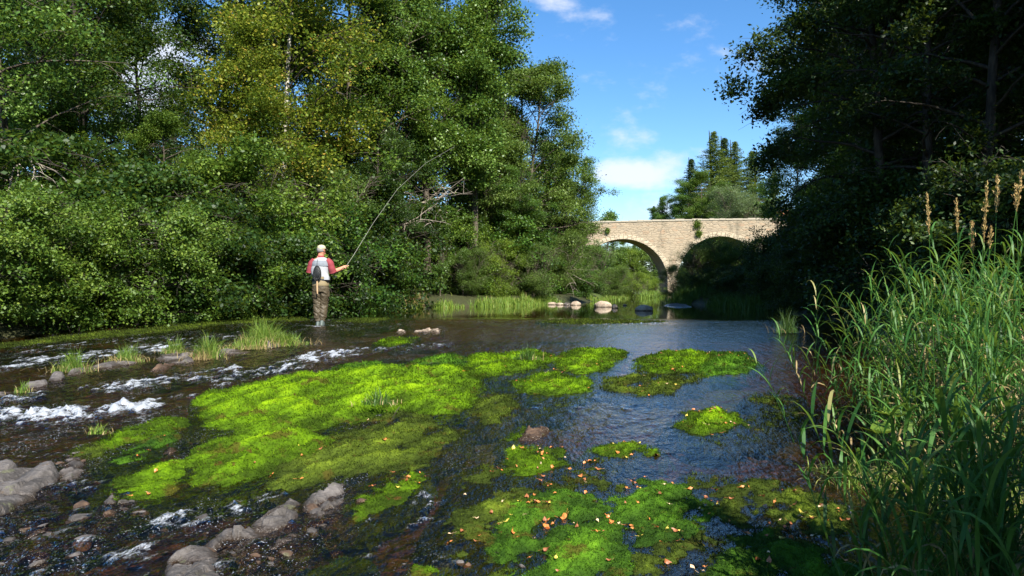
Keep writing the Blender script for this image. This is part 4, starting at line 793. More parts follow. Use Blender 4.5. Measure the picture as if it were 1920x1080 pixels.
# loose stones round the ridges
SM = []
for k in range(4):
    rs = np.random.RandomState(60+k); mb = MB(); th = np.linspace(0, math.pi, 9); ph = np.linspace(0, 2*math.pi, 14, endpoint=False); T2, P2 = np.meshgrid(th, ph, indexing='ij'); d_ = np.stack([np.sin(T2)*np.cos(P2), np.sin(T2)*np.sin(P2), np.cos(T2)], -1)
    r_ = np.full(T2.shape, 1.0)
    for q in range(9):
        nv = rs.normal(size=3); nv /= np.linalg.norm(nv); dd = d_@nv; r_ = np.minimum(r_, np.where(dd > .05, (.62+.25*rs.rand())/np.maximum(dd, .05), 9))
    mb.add((d_*r_[..., None]*[1, .8, .5]).reshape(-1, 3), grid_faces(9, 14, True)); me = mb.mesh('loose_stone', M['wetrock' if k % 2 else 'rock'], False); ab = me.attributes.new('above', 'FLOAT', 'POINT'); co = np.zeros(len(me.vertices)*3, np.float32); me.vertices.foreach_get('co', co); ab.data.foreach_set('value', (co[2::3]*.06+.02).astype(np.float32)); SM.append(me)
rs = np.random.RandomState(9)
for (px, py, sxx, syy, n_, s0, s1) in ((620, 960, 40, 25, 14, .02, .06), (480, 1040, 70, 18, 14, .02, .06), (120, 880, 40, 16, 12, .025, .06), (150, 985, 70, 22, 16, .025, .07), (240, 950, 30, 12, 7, .03, .06), (330, 850, 60, 30, 6, .02, .05), (60, 1040, 60, 20, 8, .02, .05), (880, 1050, 60, 20, 6, .02, .04)):
    for q in range(n_):
        x, y = pix(px+rs.normal()*sxx, min(py+rs.normal()*syy, 1100)); s_ = s0+(s1-s0)*rs.rand()**2; o = link('stone', SM[rs.randint(4)], loc=(x, y, float(Lv(x, y))-.004)); o.scale = (s_*1.2, s_*1.2, s_*(.7+.5*rs.rand())); o.rotation_euler = (rs.normal()*.3, rs.normal()*.3, rs.rand()*6.28); tag(o, 'small wet stone poking out of the water by the grey rocks', 'stone', 'small wet stones in the shallows')
# ================================================================== grass tufts on the ledge and moss
def tuft(px, py, h, r, n, label, mat='grass', w=.006, dz=.03, straw=.25):
    x, y = pix(px, py); root = empty('grass_tuft', (x, y, float(Lv(x, y))+dz)); tag(root, label, 'grass'); rs = np.random.RandomState(int(px)); mb = MB()
    B = np.stack([rs.normal(size=n)*r, rs.normal(size=n)*r*.6, 0*rs.rand(n)-.02], 1); blades(mb, B, rs, h*np.exp(-(B[:, 0]/r/1.6)**2), w, .55, 5, .45, 1.3); link('foliage', mb.mesh('foliage', M[mat]), root)
    mb = MB(); m_ = int(n*straw)+6; B = np.stack([rs.normal(size=m_)*r*1.3, rs.normal(size=m_)*r*.9, 0*rs.rand(m_)-.02], 1); blades(mb, B, rs, h*.55, w, 1.0, 4, .6, 1.6); link('dry_foliage', mb.mesh('dry_foliage', M['straw']), root)
tuft(137, 698, .36, .13, 260, 'leftmost tall grass tuft on the thin ledge'); tuft(238, 680, .33, .12, 220, 'second grass tuft from the left on the thin ledge, with straw beside it', straw=.6)
tuft(325, 664, .32, .11, 200, 'thin dark grass tuft between the straw one and the arching one'); tuft(392, 672, .45, .13, 300, 'tall arching grass tuft with long bent blades'); tuft(378, 676, .25, .12, 80, 'small dry grass beside the arching tuft', 'straw')
tuft(495, 650, .55, .22, 620, 'largest grass tuft, upper end of the ledge near the angler'); tuft(535, 648, .30, .20, 420, 'low bright grass right of the largest tuft'); tuft(462, 655, .26, .16, 260, 'low grass at the left foot of the largest tuft', straw=.6)
tuft(710, 780, .20, .09, 140, 'small grass tuft on the largest moss mat', dz=.14, mat='grassdark', straw=.1); tuft(990, 682, .26, .10, 130, 'green grass tuft on the rear moss mat', dz=.08, mat='grassdark', straw=.1); tuft(185, 826, .13, .05, 60, 'tiny grass sprig on the long left moss mound', dz=.08); tuft(45, 738, .18, .06, 60, 'tiny grass sprig on the leftmost ledge slab')
tuft(1475, 625, .55, .12, 150, 'dark sedge tuft in the shaded water before the right bank', 'grassdark', straw=.1)
# ================================================================== fallen leaves
FLM = []
for k, nm in enumerate(('lf_orange', 'lf_yellow', 'lf_brown', 'lf_pale')):
    rs = np.random.RandomState(40+k); mb = MB(); an = np.array([0, .5, 1.1, 1.7, 2.4, 3.14, 3.9, 4.6, 5.2, 5.8]); r = np.array([1.25, .8, .85, .75, .8, .7, .8, .75, .85, .8]); pts = np.stack([np.cos(an)*r*.5, np.sin(an)*r*.36, .14*np.sin(an*2+k)+.05*rs.rand(10)], 1)
    mb.add(np.concatenate([pts, [[0, 0, -.04]]]), [[i, (i+1) % 10, 10] for i in range(10)]); tube(mb, [(-.35, 0, 0), (-.7, .06, .05), (-.95, .0, .12)], .015, 3)
    FLM.append(mb.mesh('fallen_leaf', M[nm]))
LBL = ['orange fallen leaf lying on the wet moss', 'yellow fallen leaf lying on the wet moss', 'brown fallen leaf lying on the wet moss', 'pale fallen leaf lying on the wet moss']
wts = {16: 24, 19: 22, 20: 7, 22: 12, 23: 34, 24: 30, 25: 36, 26: 14, 8: 9, 11: 12, 12: 10, 13: 12, 9: 6, 10: 8, 0: 8, 2: 5, 3: 7, 7: 5, 18: 8, 14: 8, 5: 3, 37: 8, 35: 4, 36: 6, 21: 3}
rs = np.random.RandomState(77)
for mi, cnt in wts.items():
    T_ = TOP[mi]; c0 = T_[rs.randint(len(T_), size=3)]
    for q in range(int(cnt*1.05)):
        p = T_[rs.randint(len(T_))] if rs.rand() < .6 else T_[np.argmin(((T_-c0[rs.randint(3)]-rs.normal(size=3)*.13)**2)[:, :2].sum(1))]
        k = rs.choice(4, p=[.46, .10, .34, .10]); s = .017+.026*rs.rand()**1.3; 
        o = link('fallen_leaf', FLM[k], loc=(p[0], p[1], max(p[2], float(Lv(p[0], p[1])))+.014)); o.scale = (s*1.25,)*3; o.rotation_euler = (rs.normal()*.35-.1, rs.normal()*.35, rs.rand()*6.28); tag(o, LBL[k], 'leaf', 'fallen leaves on the moss')
o = link('fallen_leaf', FLM[1], loc=(*pix(1506, 978), float(Lv(*pix(1506, 978)))+.06)); o.scale = (.085,)*3; o.rotation_euler = (.45, 0, 1.9); tag(o, 'largest yellow fallen leaf, on the olive mat at the lower right', 'leaf')
# ================================================================== far bank grass
def strip(pts, h, n, mat, label, seed, w=.02):
    rs = np.random.RandomState(seed); P = np.array(pts, float); t_ = rs.rand(n)*(len(P)-1); k = np.clip(t_.astype(int), 0, len(P)-2); f = (t_-k)[:, None]; B = P[k]*(1-f)+P[k+1]*f; B = B+rs.normal(size=B.shape)*[.25, .55]
    B = B[fbm2(B[:, 0]*.7+seed, B[:, 1]*.5, 3) > -.12]; n = len(B); z = ground_z(B[:, 0], B[:, 1])[0]; B3 = np.concatenate([B, np.maximum(z, -.05)[:, None]], 1); mb = MB(); blades(mb, B3, rs, h*(.6+.6*sstep(-.2, .3, perlin(B[:, 0]*.9, B[:, 1]*.9))), w, .4, 3, .5, 1); o = link('bank_grass', mb.mesh('bank_grass', M[mat])); tag(o, label, 'grass', kind='stuff')
strip([(-4.4, 30.2), (-2.6, 32.3), (-.6, 34.6), (.9, 36.6), (2.2, 39)], .38, 7000, 'grass', 'sunlit grass along the far left bank of the pool', 1, .022)
strip([(-4.8, 30.6), (-4.0, 31.3)], .9, 900, 'straw', 'straw coloured tall grass at the rim of the dark hollow', 2, .02)
strip([(4.8, 46), (6.2, 49), (7.5, 55), (9, 60)], .35, 2200, 'grass', 'grass on the bank below the left arch', 3, .03)
strip([(11.0, 62), (12.5, 66), (14.2, 72), (10.5, 74)], .6, 2600, 'grass', 'grass around the foot of the middle pier', 5, .035)
strip([(8.6, 40.5), (9.8, 39.0), (11.2, 38), (11.5, 34), (10.6, 29)], .7, 5200, 'grassdark', 'dark sedge under the willow bush on the gravel point', 4, .025)
strip([(10.2, 43), (11.5, 46), (12.5, 50), (13.5, 54), (15, 60)], .7, 6000, 'grass', 'grass on the bank below the right arch', 8, .035)
strip([(8.9, 40.8), (9.5, 38.5), (9.6, 36), (9.7, 33), (9.6, 30), (9.4, 28)], .55, 9000, 'grassdark', 'dark green sedge on the gravel point below the right arch', 12, .03)
strip([(12, 42), (14, 46), (16, 52)], .7, 3500, 'grassdark', 'dark grass at the shaded right bank before the bridge', 9, .035)
strip([(-7.6, 24), (-7.2, 25), (-5.2, 29.5)], .2, 900, 'grassdark', 'low dark grass at the foot of the left bank bushes', 6, .015)
# ================================================================== reeds
def reed(x, y, r, n, h, label, seed, mat='reed', lean=(-.12, 0), dry=.65, bw=.0145):
    z0 = gz(x, y); root = empty('reed_clump', (x, y, z0)); tag(root, label, 'reeds'); rs = np.random.RandomState(seed); st, lf, dr = MB(), MB(), MB()
    for i in range(n):
        b = np.array([rs.normal()*r, rs.normal()*r, -.05]); hh = h*(.6+.5*rs.rand()); d = np.array([lean[0]+rs.normal()*.22, lean[1]+rs.normal()*.20, 1]); P = curve(b, d, hh, 7, rs, up=-.10, wob=.13); tube(st, P, np.linspace(.0035, .0015, 8), 4, cap=False, a=rs.rand()*.6)
        m_ = int(hh/.085)
        for k in range(m_):
            f = .18+.82*(k+rs.rand()*.5)/m_; q = f*7; j = min(int(q), 6); p = P[j]*(1-q+j)+P[j+1]*(q-j); az = (k % 2)*math.pi+i*1.3+rs.normal()*.5; L = (.19+.17*rs.rand())*(1.1-.35*abs(f-.6)); isd = rs.rand() < dry*max(0, 1.5-f*2.3)
            dirv = np.array([math.cos(az), math.sin(az), 0]); up0 = 1.0+.5*rs.rand(); cur = 1.0+1.9*rs.rand()+(1.2 if isd else 0); S_ = 6; c = p.copy(); an = up0; sdv = np.array([-math.sin(az), math.cos(az), .0]); tw = rs.normal()*.5; V_ = []
            for s_ in range(S_+1):
                g_ = s_/S_; w = bw*.5*(.35+1.4*g_*(1-g_)*2)*(1-g_**4)+.0003; nrm_ = np.array([-dirv[0]*math.sin(an), -dirv[1]*math.sin(an), math.cos(an)]); sv = sdv*math.cos(tw*g_)+nrm_*math.sin(tw*g_); V_ += [c-sv*w, c+sv*w]
                c = c+(dirv*math.cos(an)+np.array([0, 0, math.sin(an)]))*L/S_; an -= cur/S_*(.4+1.2*g_)
            (dr if isd else lf).add(V_, [[2*e, 2*e+1, 2*e+3, 2*e+2] for e in range(S_)], float(np.clip(.30+.3*f+rs.normal()*.22, 0, 1)))
    link('stem_bundle', st.mesh('stem_bundle', M['reed']), root); link('foliage', lf.mesh('foliage', M[mat]), root)
    if dr.v: link('dry_foliage', dr.mesh('dry_foliage', M['straw']), root)
RE = [(3.36, 6.5, .20, 34, .88, 'drooping reed clump farthest out over the water', (-.42, 0)), (3.72, 6.3, .26, 46, 1.15, 'reed clump behind the drooping one', (-.15, 0)), (3.08, 5.7, .16, 34, .64, 'low reed clump at the water edge with arching blades', (-.40, -.1)), (3.5, 5.35, .20, 44, 1.0, 'dense sunlit reed clump at the foot of the seed heads'),
      (3.95, 6.0, .26, 50, 1.28, 'tall sunlit reed clump behind the dense one'), (4.5, 6.9, .3, 50, 1.4, 'rear reed clump before the dark wood, at the right edge'), (3.25, 5.0, .15, 24, .62, 'short bright reeds below the dense clump', (-.25, -.1)), (4.1, 7.4, .28, 44, 1.22, 'rear reed clump left of the first seed head', (-.2, 0)), (3.35, 4.7, .15, 26, .95, 'reed clump with much straw close to the shaded reeds')]
for i, a in enumerate(RE): reed(a[0], a[1], a[2]*1.15, int(a[3]*1.1), a[4], a[5], 500+i, lean=a[6] if len(a) > 6 else (-.08, 0))
reed(1.74, 2.95, .13, 34, 1.15, 'shaded dark reeds nearest the camera at the lower right corner', 520, lean=(-.02, 0), bw=.016, dry=.3); reed(1.98, 3.1, .14, 30, 1.15, 'shaded reeds just behind the nearest dark ones', 521, lean=(-.05, 0), bw=.015); reed(1.97, 2.75, .12, 26, 1.1, 'shaded reeds cut by the right edge of the picture', 522, lean=(0, 0), bw=.016)
def bank_tuft(x, y, h, r, n, label, mat='grass'):
    root = empty('grass_tuft', (x, y, gz(x, y))); tag(root, label, 'grass'); rs = np.random.RandomState(int(x*100)); mb = MB(); B = np.stack([rs.normal(size=n)*r, rs.normal(size=n)*r, 0*rs.rand(n)-.02], 1); blades(mb, B, rs, h, .006, .8, 5, .5, 1.7); link('foliage', mb.mesh('foliage', M[mat]), root)
    mb = MB(); B = B[:n//3]*1.2; blades(mb, B, rs, h, .005, 1.2, 5, .6, 1.8); link('dry_foliage', mb.mesh('dry_foliage', M['straw']), root)
for x, y, h, r, n, l in ((2.75, 5.2, .24, .16, 420, 'bright low grass spilling into the water below the reeds'), (3.05, 5.1, .28, .18, 460, 'grass with straw beside the spilling one'), (2.75, 4.75, .22, .14, 340, 'yellowish grass at the water edge below the seed heads'), (3.05, 4.45, .24, .16, 380, 'yellowish grass between the sunlit and the shaded reeds'), (2.5, 5.55, .18, .12, 240, 'low grass at the tip of the reed bed')): bank_tuft(x, y, h, r, n, l)
# dock like broad leaves
for (px, py, D, s, lab) in ((1640, 805, 5.3, .13, 'broad leaved light green weed at the foot of the reeds'), (1670, 775, 5.6, .12, 'second broad leaved weed higher up at the foot of the reeds')):
    mb = MB(); rs = np.random.RandomState(px); c = np.array([atD(px, D)-.05, D-.15, zD(py, D)])
    for i in range(9):
        az = rs.rand()*6.28; d = np.array([math.cos(az), math.sin(az), .35]); e = np.array([-math.sin(az), math.cos(az), 0]); L = s*(.6+.6*rs.rand())
        ring = [c+d*L*f+e*L*w for f, w in ((.1, 0), (.4, .32), (.8, .25), (1.2, 0), (.8, -.25), (.4, -.32))]; mb.add(ring+[c+d*L*.6-np.array([0, 0, .012])], [[k, (k+1) % 6, 6] for k in range(6)], rs.rand()*.4+.5)
    tube(mb, [c+[0, 0, .03], c-[0, 0, .25]], .005, 4); tag(link('leafy_weed', mb.mesh('leafy_weed', M['lime'])), lab, 'weed')
# flowering stalks
M['seed'] = leaf_mat('seed_head', [(0, (.22, .13, .045)), (.5, (.42, .28, .10)), (1, (.60, .44, .19))], trans=.15, rough=.7)
SH = [(1738, 362, 432, 1745, 620, 4.4, 'leftmost seed stalk, straight and upright'), (1793, 373, 430, 1795, 640, 4.3, 'second seed stalk from the left'), (1851, 340, 445, 1838, 650, 3.9, 'seed stalk with the longest head left of the middle'), (1822, 415, 470, 1826, 660, 3.9, 'short forked seed stalk under the longest head'), (1871, 330, 392, 1866, 600, 3.7, 'upright seed stalk between the two leaning ones'),
      (1916, 320, 388, 1868, 640, 3.6, 'strongly leaning seed stalk at the right edge'), (1904, 345, 392, 1906, 640, 3.7, 'pale seed stalk hanging right at the picture edge'), (1858, 425, 462, 1846, 640, 3.85, 'low seed stalk branching off to the right')]
for (tx, ty, hy, bxp, byp, D, lab) in SH:
    rs = np.random.RandomState(tx); top = np.array([atD(tx, D), D, zD(ty, D)]); base = np.array([atD(bxp, D), D, zD(byp, D)]); bot = base+(base-top)*.9; bot[2] = min(bot[2], gz(base[0], D)); root = empty('seed_stalk', tuple(bot)); tag(root, lab, 'seed stalk')
    bow = np.array([.02, 0, 0]); L = np.linspace(0, 1, 9)[:, None]; P = bot*(1-L)+top*L+bow*np.sin(L*math.pi)*np.sign(top[0]-base[0]+.001)*-1; P = P-bot
    mb = MB(); tube(mb, P, np.linspace(.0030, .0014, 9), 5, a=.6); link('stem', mb.mesh('stem', M['reed']), root)
    mb = MB(); hl = (hy-ty)/F*D*1.1; ax = (P[-1]-P[-3]); ax /= np.linalg.norm(ax); n_ = int(60+hl*1500)
    for i in range(n_):
        f = rs.rand(); c = P[-1]-ax*hl*f; wr = .009*(.35+1.0*math.sin(math.pi*min(1, f+.05)))*(1+.6*math.sin(f*19)); az = rs.rand()*6.28; o_ = np.array([math.cos(az), math.sin(az), 0])*wr*rs.rand(); d = ax*.75+o_*25+rs.normal(size=3)*.2; d /= np.linalg.norm(d); w = np.cross(d, rs.normal(size=3)); w /= np.linalg.norm(w); l_ = .007+.005*rs.rand(); c = c+o_
        mb.add([c-d*l_*.5, c+w*.0022, c+d*l_, c-w*.0022], [[0, 1, 2, 3]], rs.rand())
    link('seed_head', mb.mesh('seed_head', M['seed']), root)
# ================================================================== lone twigs
for (a, b, lab) in (((735, 803, .16), (745, 790, .24), 'dark twig stuck in the olive moss slope'),):
    x, y = pix(a[0], a[1]); mb = MB(); tube(mb, [(x, y, float(Lv(x, y))+.08), (x+.04, y, float(Lv(x, y))+.16), (x+.07, y+.02, float(Lv(x, y))+.2)], .004, 4); tag(link('twig', mb.mesh('twig', M['darkbark'])), lab, 'twig')
# ================================================================== the angler (local: x right, y away, z up; feet at 0)
AD = 16.4; ax_ = (601-960)/F*AD; az_ = zD(611.5, AD); sc = 1.757/1.78
person = empty('person', (ax_, AD, az_)); person.scale = (sc,)*3
tag(person, 'angler in pale cap, white vest, red shirt and brown waders, standing in the shallow stream', 'person')
M['skin'] = simple('sunburnt_skin', (.52, .22, .13), .5, .4, var=.1); M['shirt'] = simple('red_polo', (.22, .032, .04), .8, var=.12)
M['vestw'] = simple('white_vest', (.33, .34, .35), .8, bump=.3, bscale=40, var=.06); M['vestg'] = simple('grey_vest_yoke', (.17, .19, .21), .85, bump=.3, bscale=60)
M['wader'] = simple('brown_wader', (.060, .045, .024), .6, .4, bump=.4, bscale=22, var=.65); M['wadert'] = simple('khaki_wader_top', (.20, .155, .08), .7, bump=.3, bscale=30); M['boot'] = simple('grey_green_boot', (.075, .095, .085), .5)
M['cap'] = simple('khaki_cap', (.47, .42, .26), .85, var=.08); M['hair'] = simple('grey_hair', (.22, .20, .18), .8, bump=.5, bscale=120); M['belt'] = simple('black_webbing', (.02, .02, .022), .6); M['carbon'] = simple('dark_rod', (.03, .028, .025), .3, .6); M['cork'] = simple('cork', (.42, .28, .15), .8); M['net'] = simple('black_net', (.018, .02, .02), .6); M['wood'] = simple('net_handle_wood', (.30, .19, .08), .45)
def skin_mesh(name, verts, edges, rad, mat, sub=2):
    me = bpy.data.meshes.new(name+'_cage'); me.from_pydata(verts, edges, []); ob = bpy.data.objects.new(name+'_cage', me); COL.objects.link(ob)
    md = ob.modifiers.new('s', 'SKIN'); sv = me.skin_vertices[0].data if me.skin_vertices else None
    if sv is None: 
        bpy.context.view_layer.objects.active = ob; me.attributes; 
    for i, r in enumerate(rad):
        sv[i].radius = (r, r) if isinstance(r, (int, float)) else r
    sv[0].use_root = True
    m2 = ob.modifiers.new('u', 'SUBSURF'); m2.levels = sub; m2.render_levels = sub
    dg = bpy.context.evaluated_depsgraph_get(); dg.update(); res = bpy.data.meshes.new_from_object(ob.evaluated_get(dg)); res.name = name; res.materials.clear(); res.materials.append(mat)
    for p_ in res.polygons: p_.use_smooth = True
    bpy.data.objects.remove(ob); return res
BV = [(0, 0, .96), (0, 0, 1.12), (0, 0, 1.32), (0, .01, 1.47), (0, .02, 1.57), (.01, .03, 1.66), (.01, .03, 1.74),
      (-.17, 0, 1.44), (-.235, .01, 1.22), (-.16, .20, 1.12), (-.08, .30, 1.16),
      (.18, .01, 1.43), (.245, .04, 1.20), (.37, .22, 1.27), (.44, .28, 1.32),
      (-.09, 0, .88), (-.085, .03, .50), (-.06, 0, .10), (.10, .01, .88), (.07, .03, .50), (.035, .02, .10)]
BE = [(0, 1), (1, 2), (2, 3), (3, 4), (4, 5), (5, 6), (3, 7), (7, 8), (8, 9), (9, 10), (3, 11), (11, 12), (12, 13), (13, 14), (0, 15), (15, 16), (16, 17), (0, 18), (18, 19), (19, 20)]
BR_ = [(.15, .11), (.15, .115), (.14, .10), (.085, .065), (.055, .058), (.085, .095), (.072, .085), (.058, .058), (.052, .052), (.043, .043), (.028, .034), (.058, .058), (.055, .055), (.047, .047), (.028, .034), .095, .07, .045, .095, .07, .045]
tmp = bpy.data.meshes.new('probe'); 
def mk_cage(verts, edges):
    me = bpy.data.meshes.new('cage'); me.from_pydata(verts, edges, []); return me
def skin(name, verts, edges, rad, mat, sub=2):
    me = mk_cage(verts, edges); ob = bpy.data.objects.new('cage', me); COL.objects.link(ob)
    ob.modifiers.new('s', 'SKIN')
    if not me.skin_vertices:
        import bmesh; bm = bmesh.new(); bm.from_mesh(me); bm.verts.layers.skin.verify(); bm.to_mesh(me); bm.free()
    sv = me.skin_vertices[0].data
    for i, r in enumerate(rad): sv[i].radius = (r, r) if isinstance(r, (int, float)) else r
    sv[0].use_root = True
    m2 = ob.modifiers.new('u', 'SUBSURF'); m2.levels = sub; m2.render_levels = sub
    dg = bpy.context.evaluated_depsgraph_get(); dg.update(); res = bpy.data.meshes.new_from_object(ob.evaluated_get(dg)); res.name = name; res.materials.clear(); res.materials.append(mat)
    res.polygons.foreach_set('use_smooth', np.ones(len(res.polygons), bool)); bpy.data.objects.remove(ob); return res
# hands: palm plus five separate bent fingers, one mesh with the body
def hand_chain(w, fwd, upv, sidev, curl, first):
    """returns verts, edges, radii of five fingers rooted at the palm"""
    w = np.array(w); f = np.array(fwd)/np.linalg.norm(fwd); u = np.array(upv)/np.linalg.norm(upv); s = np.cross(f, u); v, e, r = [], [], []; k = first
    palm = w+f*.085; v.append(tuple(palm)); r.append((.036, .017)); e.append((None, k)); pk = k; k += 1
    for i in range(4):
        L = (.036, .042, .039, .030)[i]; b = palm+s*(.030-.020*i)*sidev; d = f.copy(); prev = pk; c = b+f*.01
        for j in range(4):
            v.append(tuple(c)); r.append((.0095-.001*j,)*2); e.append((prev, k)); prev = k; k += 1
            an = curl*(j+.6); d = f*math.cos(an)-u*math.sin(an); c = c+d*L*(1-.18*j)*.8
    c = w+f*.03+s*.032*sidev; prev = pk; d = f*.5+s*.6*sidev-u*.5; d /= np.linalg.norm(d)
    for j in range(3): v.append(tuple(c)); r.append((.011-.001*j,)*2); e.append((prev, k)); prev = k; k += 1; c = c+d*.030; d = d*.7-u*.4+f*.4; d /= np.linalg.norm(d)
    return v, e, r
verts, edges, rad = list(BV), list(BE), list(BR_)
for wrist, prv in ((14, 13), (10, 9)):
    f = np.array(BV[wrist])-np.array(BV[prv]); v, e, r = hand_chain(np.array(BV[wrist])-f/np.linalg.norm(f)*.03, f, (0, -.2, 1), 1 if wrist == 14 else -1, .62, len(verts)); edges += [(wrist if a is None else a, b) for a, b in e]; verts += v; rad += r
link('body', skin('body', verts, edges, rad, M['skin'], 2), person)
# face and ears
mb = MB(); hc = np.array([.012, .035, 1.70])
def ell(mb, c, r, n=12, a=.5):
    th = np.linspace(0, math.pi, n); ph = np.linspace(0, 2*math.pi, n*2, endpoint=False); T2, P2 = np.meshgrid(th, ph, indexing='ij'); mb.add(np.stack([c[0]+r[0]*np.sin(T2)*np.cos(P2), c[1]+r[1]*np.sin(T2)*np.sin(P2), c[2]+r[2]*np.cos(T2)], -1).reshape(-1, 3), grid_faces(n, 2*n, True), a)
fd = np.array([.55, .83, 0]); fs_ = np.array([.83, -.55, 0])
head = empty('head', (0, 0, 0)); bpy.data.objects.remove(head)
mb = MB(); ell(mb, hc+[0, .005, -.015], (.078, .092, .112)); ell(mb, hc+fd*.102+[0, 0, -.015], (.016, .018, .024)); ell(mb, hc+fs_*.080+[0, 0, -.012], (.012, .02, .032)); ell(mb, hc-fs_*.080+[0, 0, -.012], (.012, .02, .032)); ell(mb, hc+fd*.07+[0, 0, -.085], (.035, .03, .03)); link('face', mb.mesh('face', M['skin'], True), person)
fo = [o for o in person.children if o.name.startswith('face')][0]
for q, nm, r, c in ((-.03, 'eye', .010, (.03, .025, .02)), (.03, 'eye', .010, (.03, .025, .02))): 
    mb = MB(); ell(mb, hc+fd*.090+fs_*q+[0, 0, .008], (r, r, r*.7), 8); link('eye', mb.mesh('eye', M['belt'], True), fo)
mb = MB(); ell(mb, hc+fd*.093+[0, 0, -.055], (.020, .010, .005), 8); link('mouth', mb.mesh('mouth', M['shirt'], True), fo)
mb = MB(); ell(mb, hc-fd*.012+[0, 0, -.008], (.086, .092, .10), 14); V_ = mb.v[0]; keep = V_[:, 2] > 1.645; V_[:, 2] = np.where(keep, V_[:, 2], 1.645); V_[:, :2] -= (fd[:2]*.012); link('hair', mb.mesh('hair', M['hair'], True), person)
mb = MB(); loft(mb, [(.012, .035, 1.722, .094, .105), (.012, .033, 1.75, .094, .104), (.012, .03, 1.785, .080, .088), (.012, .03, 1.805, .045, .05), (.012, .03, 1.812, .008, .01)], 24); link('cap', mb.mesh('cap', M['cap'], True), person); capo = person.children[-1]
mb = MB(); an = np.linspace(-.95, .95, 13); inner = np.array([hc+fd*math.cos(a)*.095+fs_*math.sin(a)*.088+[0, 0, .030] for a in an]); outer = np.array([hc+fd*(.095+.075*math.cos(a*1.4))*1+fs_*math.sin(a)*.085+[0, 0, .012] for a in an])
mb.add(np.concatenate([inner, outer]), grid_faces(2, 13)); mb.add(np.concatenate([inner, outer])-[0, 0, .006], grid_faces(2, 13)); link('visor', mb.mesh('visor', M['cap'], True), capo)
# shirt, vest
mb = MB()
def limb(mb, P, Rr, sides=14, seed=1, amp=.10):
    P = np.array(P, float); t_ = np.linspace(0, len(P)-1, (len(P)-1)*5+1); k = np.clip(t_.astype(int), 0, len(P)-2); f = (t_-k)[:, None]; Q = P[k]*(1-f)+P[k+1]*f; Q[1:-1] = (Q[:-2]+Q[1:-1]*2+Q[2:])/4; rr = np.interp(t_, range(len(P)), Rr)*(1+amp*fbm2(t_*2.1+seed, t_*0+seed*.7, 2)); tube(mb, Q, rr, sides)
limb(mb, [(-.13, 0, 1.47), (-.19, 0, 1.40), (-.235, .005, 1.27), (-.245, .02, 1.20)], [.07, .082, .075, .078]); limb(mb, [(.13, 0, 1.47), (.20, .01, 1.41), (.245, .02, 1.27), (.262, .05, 1.205)], [.07, .088, .082, .085]); loft(mb, [(0, .01, 1.50, .10, .075), (.0, .015, 1.545, .078, .072), (0, .018, 1.57, .072, .07)], 18)
link('shirt', mb.mesh('shirt', M['shirt'], True), person)
mb = MB(); loft(mb, [(.02, 0, 1.10, .182, .135), (0, 0, 1.16, .192, .14), (0, 0, 1.30, .195, .14), (0, 0, 1.40, .193, .132), (0, .005, 1.47, .165, .11), (0, .01, 1.525, .095, .082)], 30, noise=.045, seed=2); link('vest', mb.mesh('vest', M['vestw'], True), person); vo = person.children[-1]
mb = MB(); rg = [(0, 0, 1.335, .201, .146), (0, 0, 1.40, .200, .139), (0, .005, 1.455, .182, .122)]; loft(mb, rg, 30, noise=.04, seed=2, cap=False); link('yoke', mb.mesh('yoke', M['vestg'], True), vo)
mb = MB(); loft(mb, [(0, 0, .99, .185, .14), (0, 0, 1.035, .19, .142), (0, 0, 1.05, .188, .14)], 28, cap=False); link('belt', mb.mesh('belt', M['belt'], True), person)
mb = MB(); box(mb, .11, .215, -.13, -.03, 1.03, 1.10); link('hip_pack', mb.mesh('hip_pack', M['vestw']), person); 
for v in person.children[-1].data.vertices: v.co.x += .02*math.sin(v.co.z*9)
# waders, with creases
def wr(rings, seed): 
    mb = MB(); loft(mb, rings, 26, noise=.13, seed=seed); return mb
mb = MB(); loft(mb, [(0, 0, .90, .186, .150), (0, 0, .94, .190, .152), (0, 0, 1.0, .182, .142), (0, 0, 1.13, .180, .134)], 28, noise=.05, seed=5); wt = link('wader_top', mb.mesh('wader_top', M['wadert'], True), person)
mb = MB(); loft(mb, [(0, 0, .76, .165, .135), (0, 0, .84, .178, .145), (0, 0, .93, .183, .147)], 28, noise=.05, seed=6)
loft(mb, [(-.085, 0, .86, .095, .125), (-.085, .01, .70, .098, .112), (-.075, .03, .56, .090, .098), (-.072, .035, .46, .088, .094), (-.065, .01, .32, .085, .09), (-.058, 0, .20, .078, .085), (-.05, 0, .10, .062, .07)], 26, noise=.16, seed=7)
loft(mb, [(.088, .01, .86, .095, .125), (.085, .02, .70, .100, .112), (.065, .05, .56, .094, .10), (.055, .055, .46, .090, .096), (.045, .03, .32, .088, .092), (.04, .02, .20, .078, .086), (.03, .02, .10, .064, .07)], 26, noise=.16, seed=11)
me = mb.mesh('waders', M['wader'], True)
ob = bpy.data.objects.new('w', me); COL.objects.link(ob); rm = ob.modifiers.new('r', 'REMESH'); rm.mode = 'VOXEL'; rm.voxel_size = .011; sm = ob.modifiers.new('s', 'SMOOTH'); sm.iterations = 4; dg = bpy.context.evaluated_depsgraph_get(); dg.update(); res = bpy.data.meshes.new_from_object(ob.evaluated_get(dg)); bpy.data.objects.remove(ob)
co = np.zeros(len(res.vertices)*3, np.float32); res.vertices.foreach_get('co', co); co = co.reshape(-1, 3); nr = np.zeros_like(co); res.vertices.foreach_get('normal', nr.ravel()) if False else None
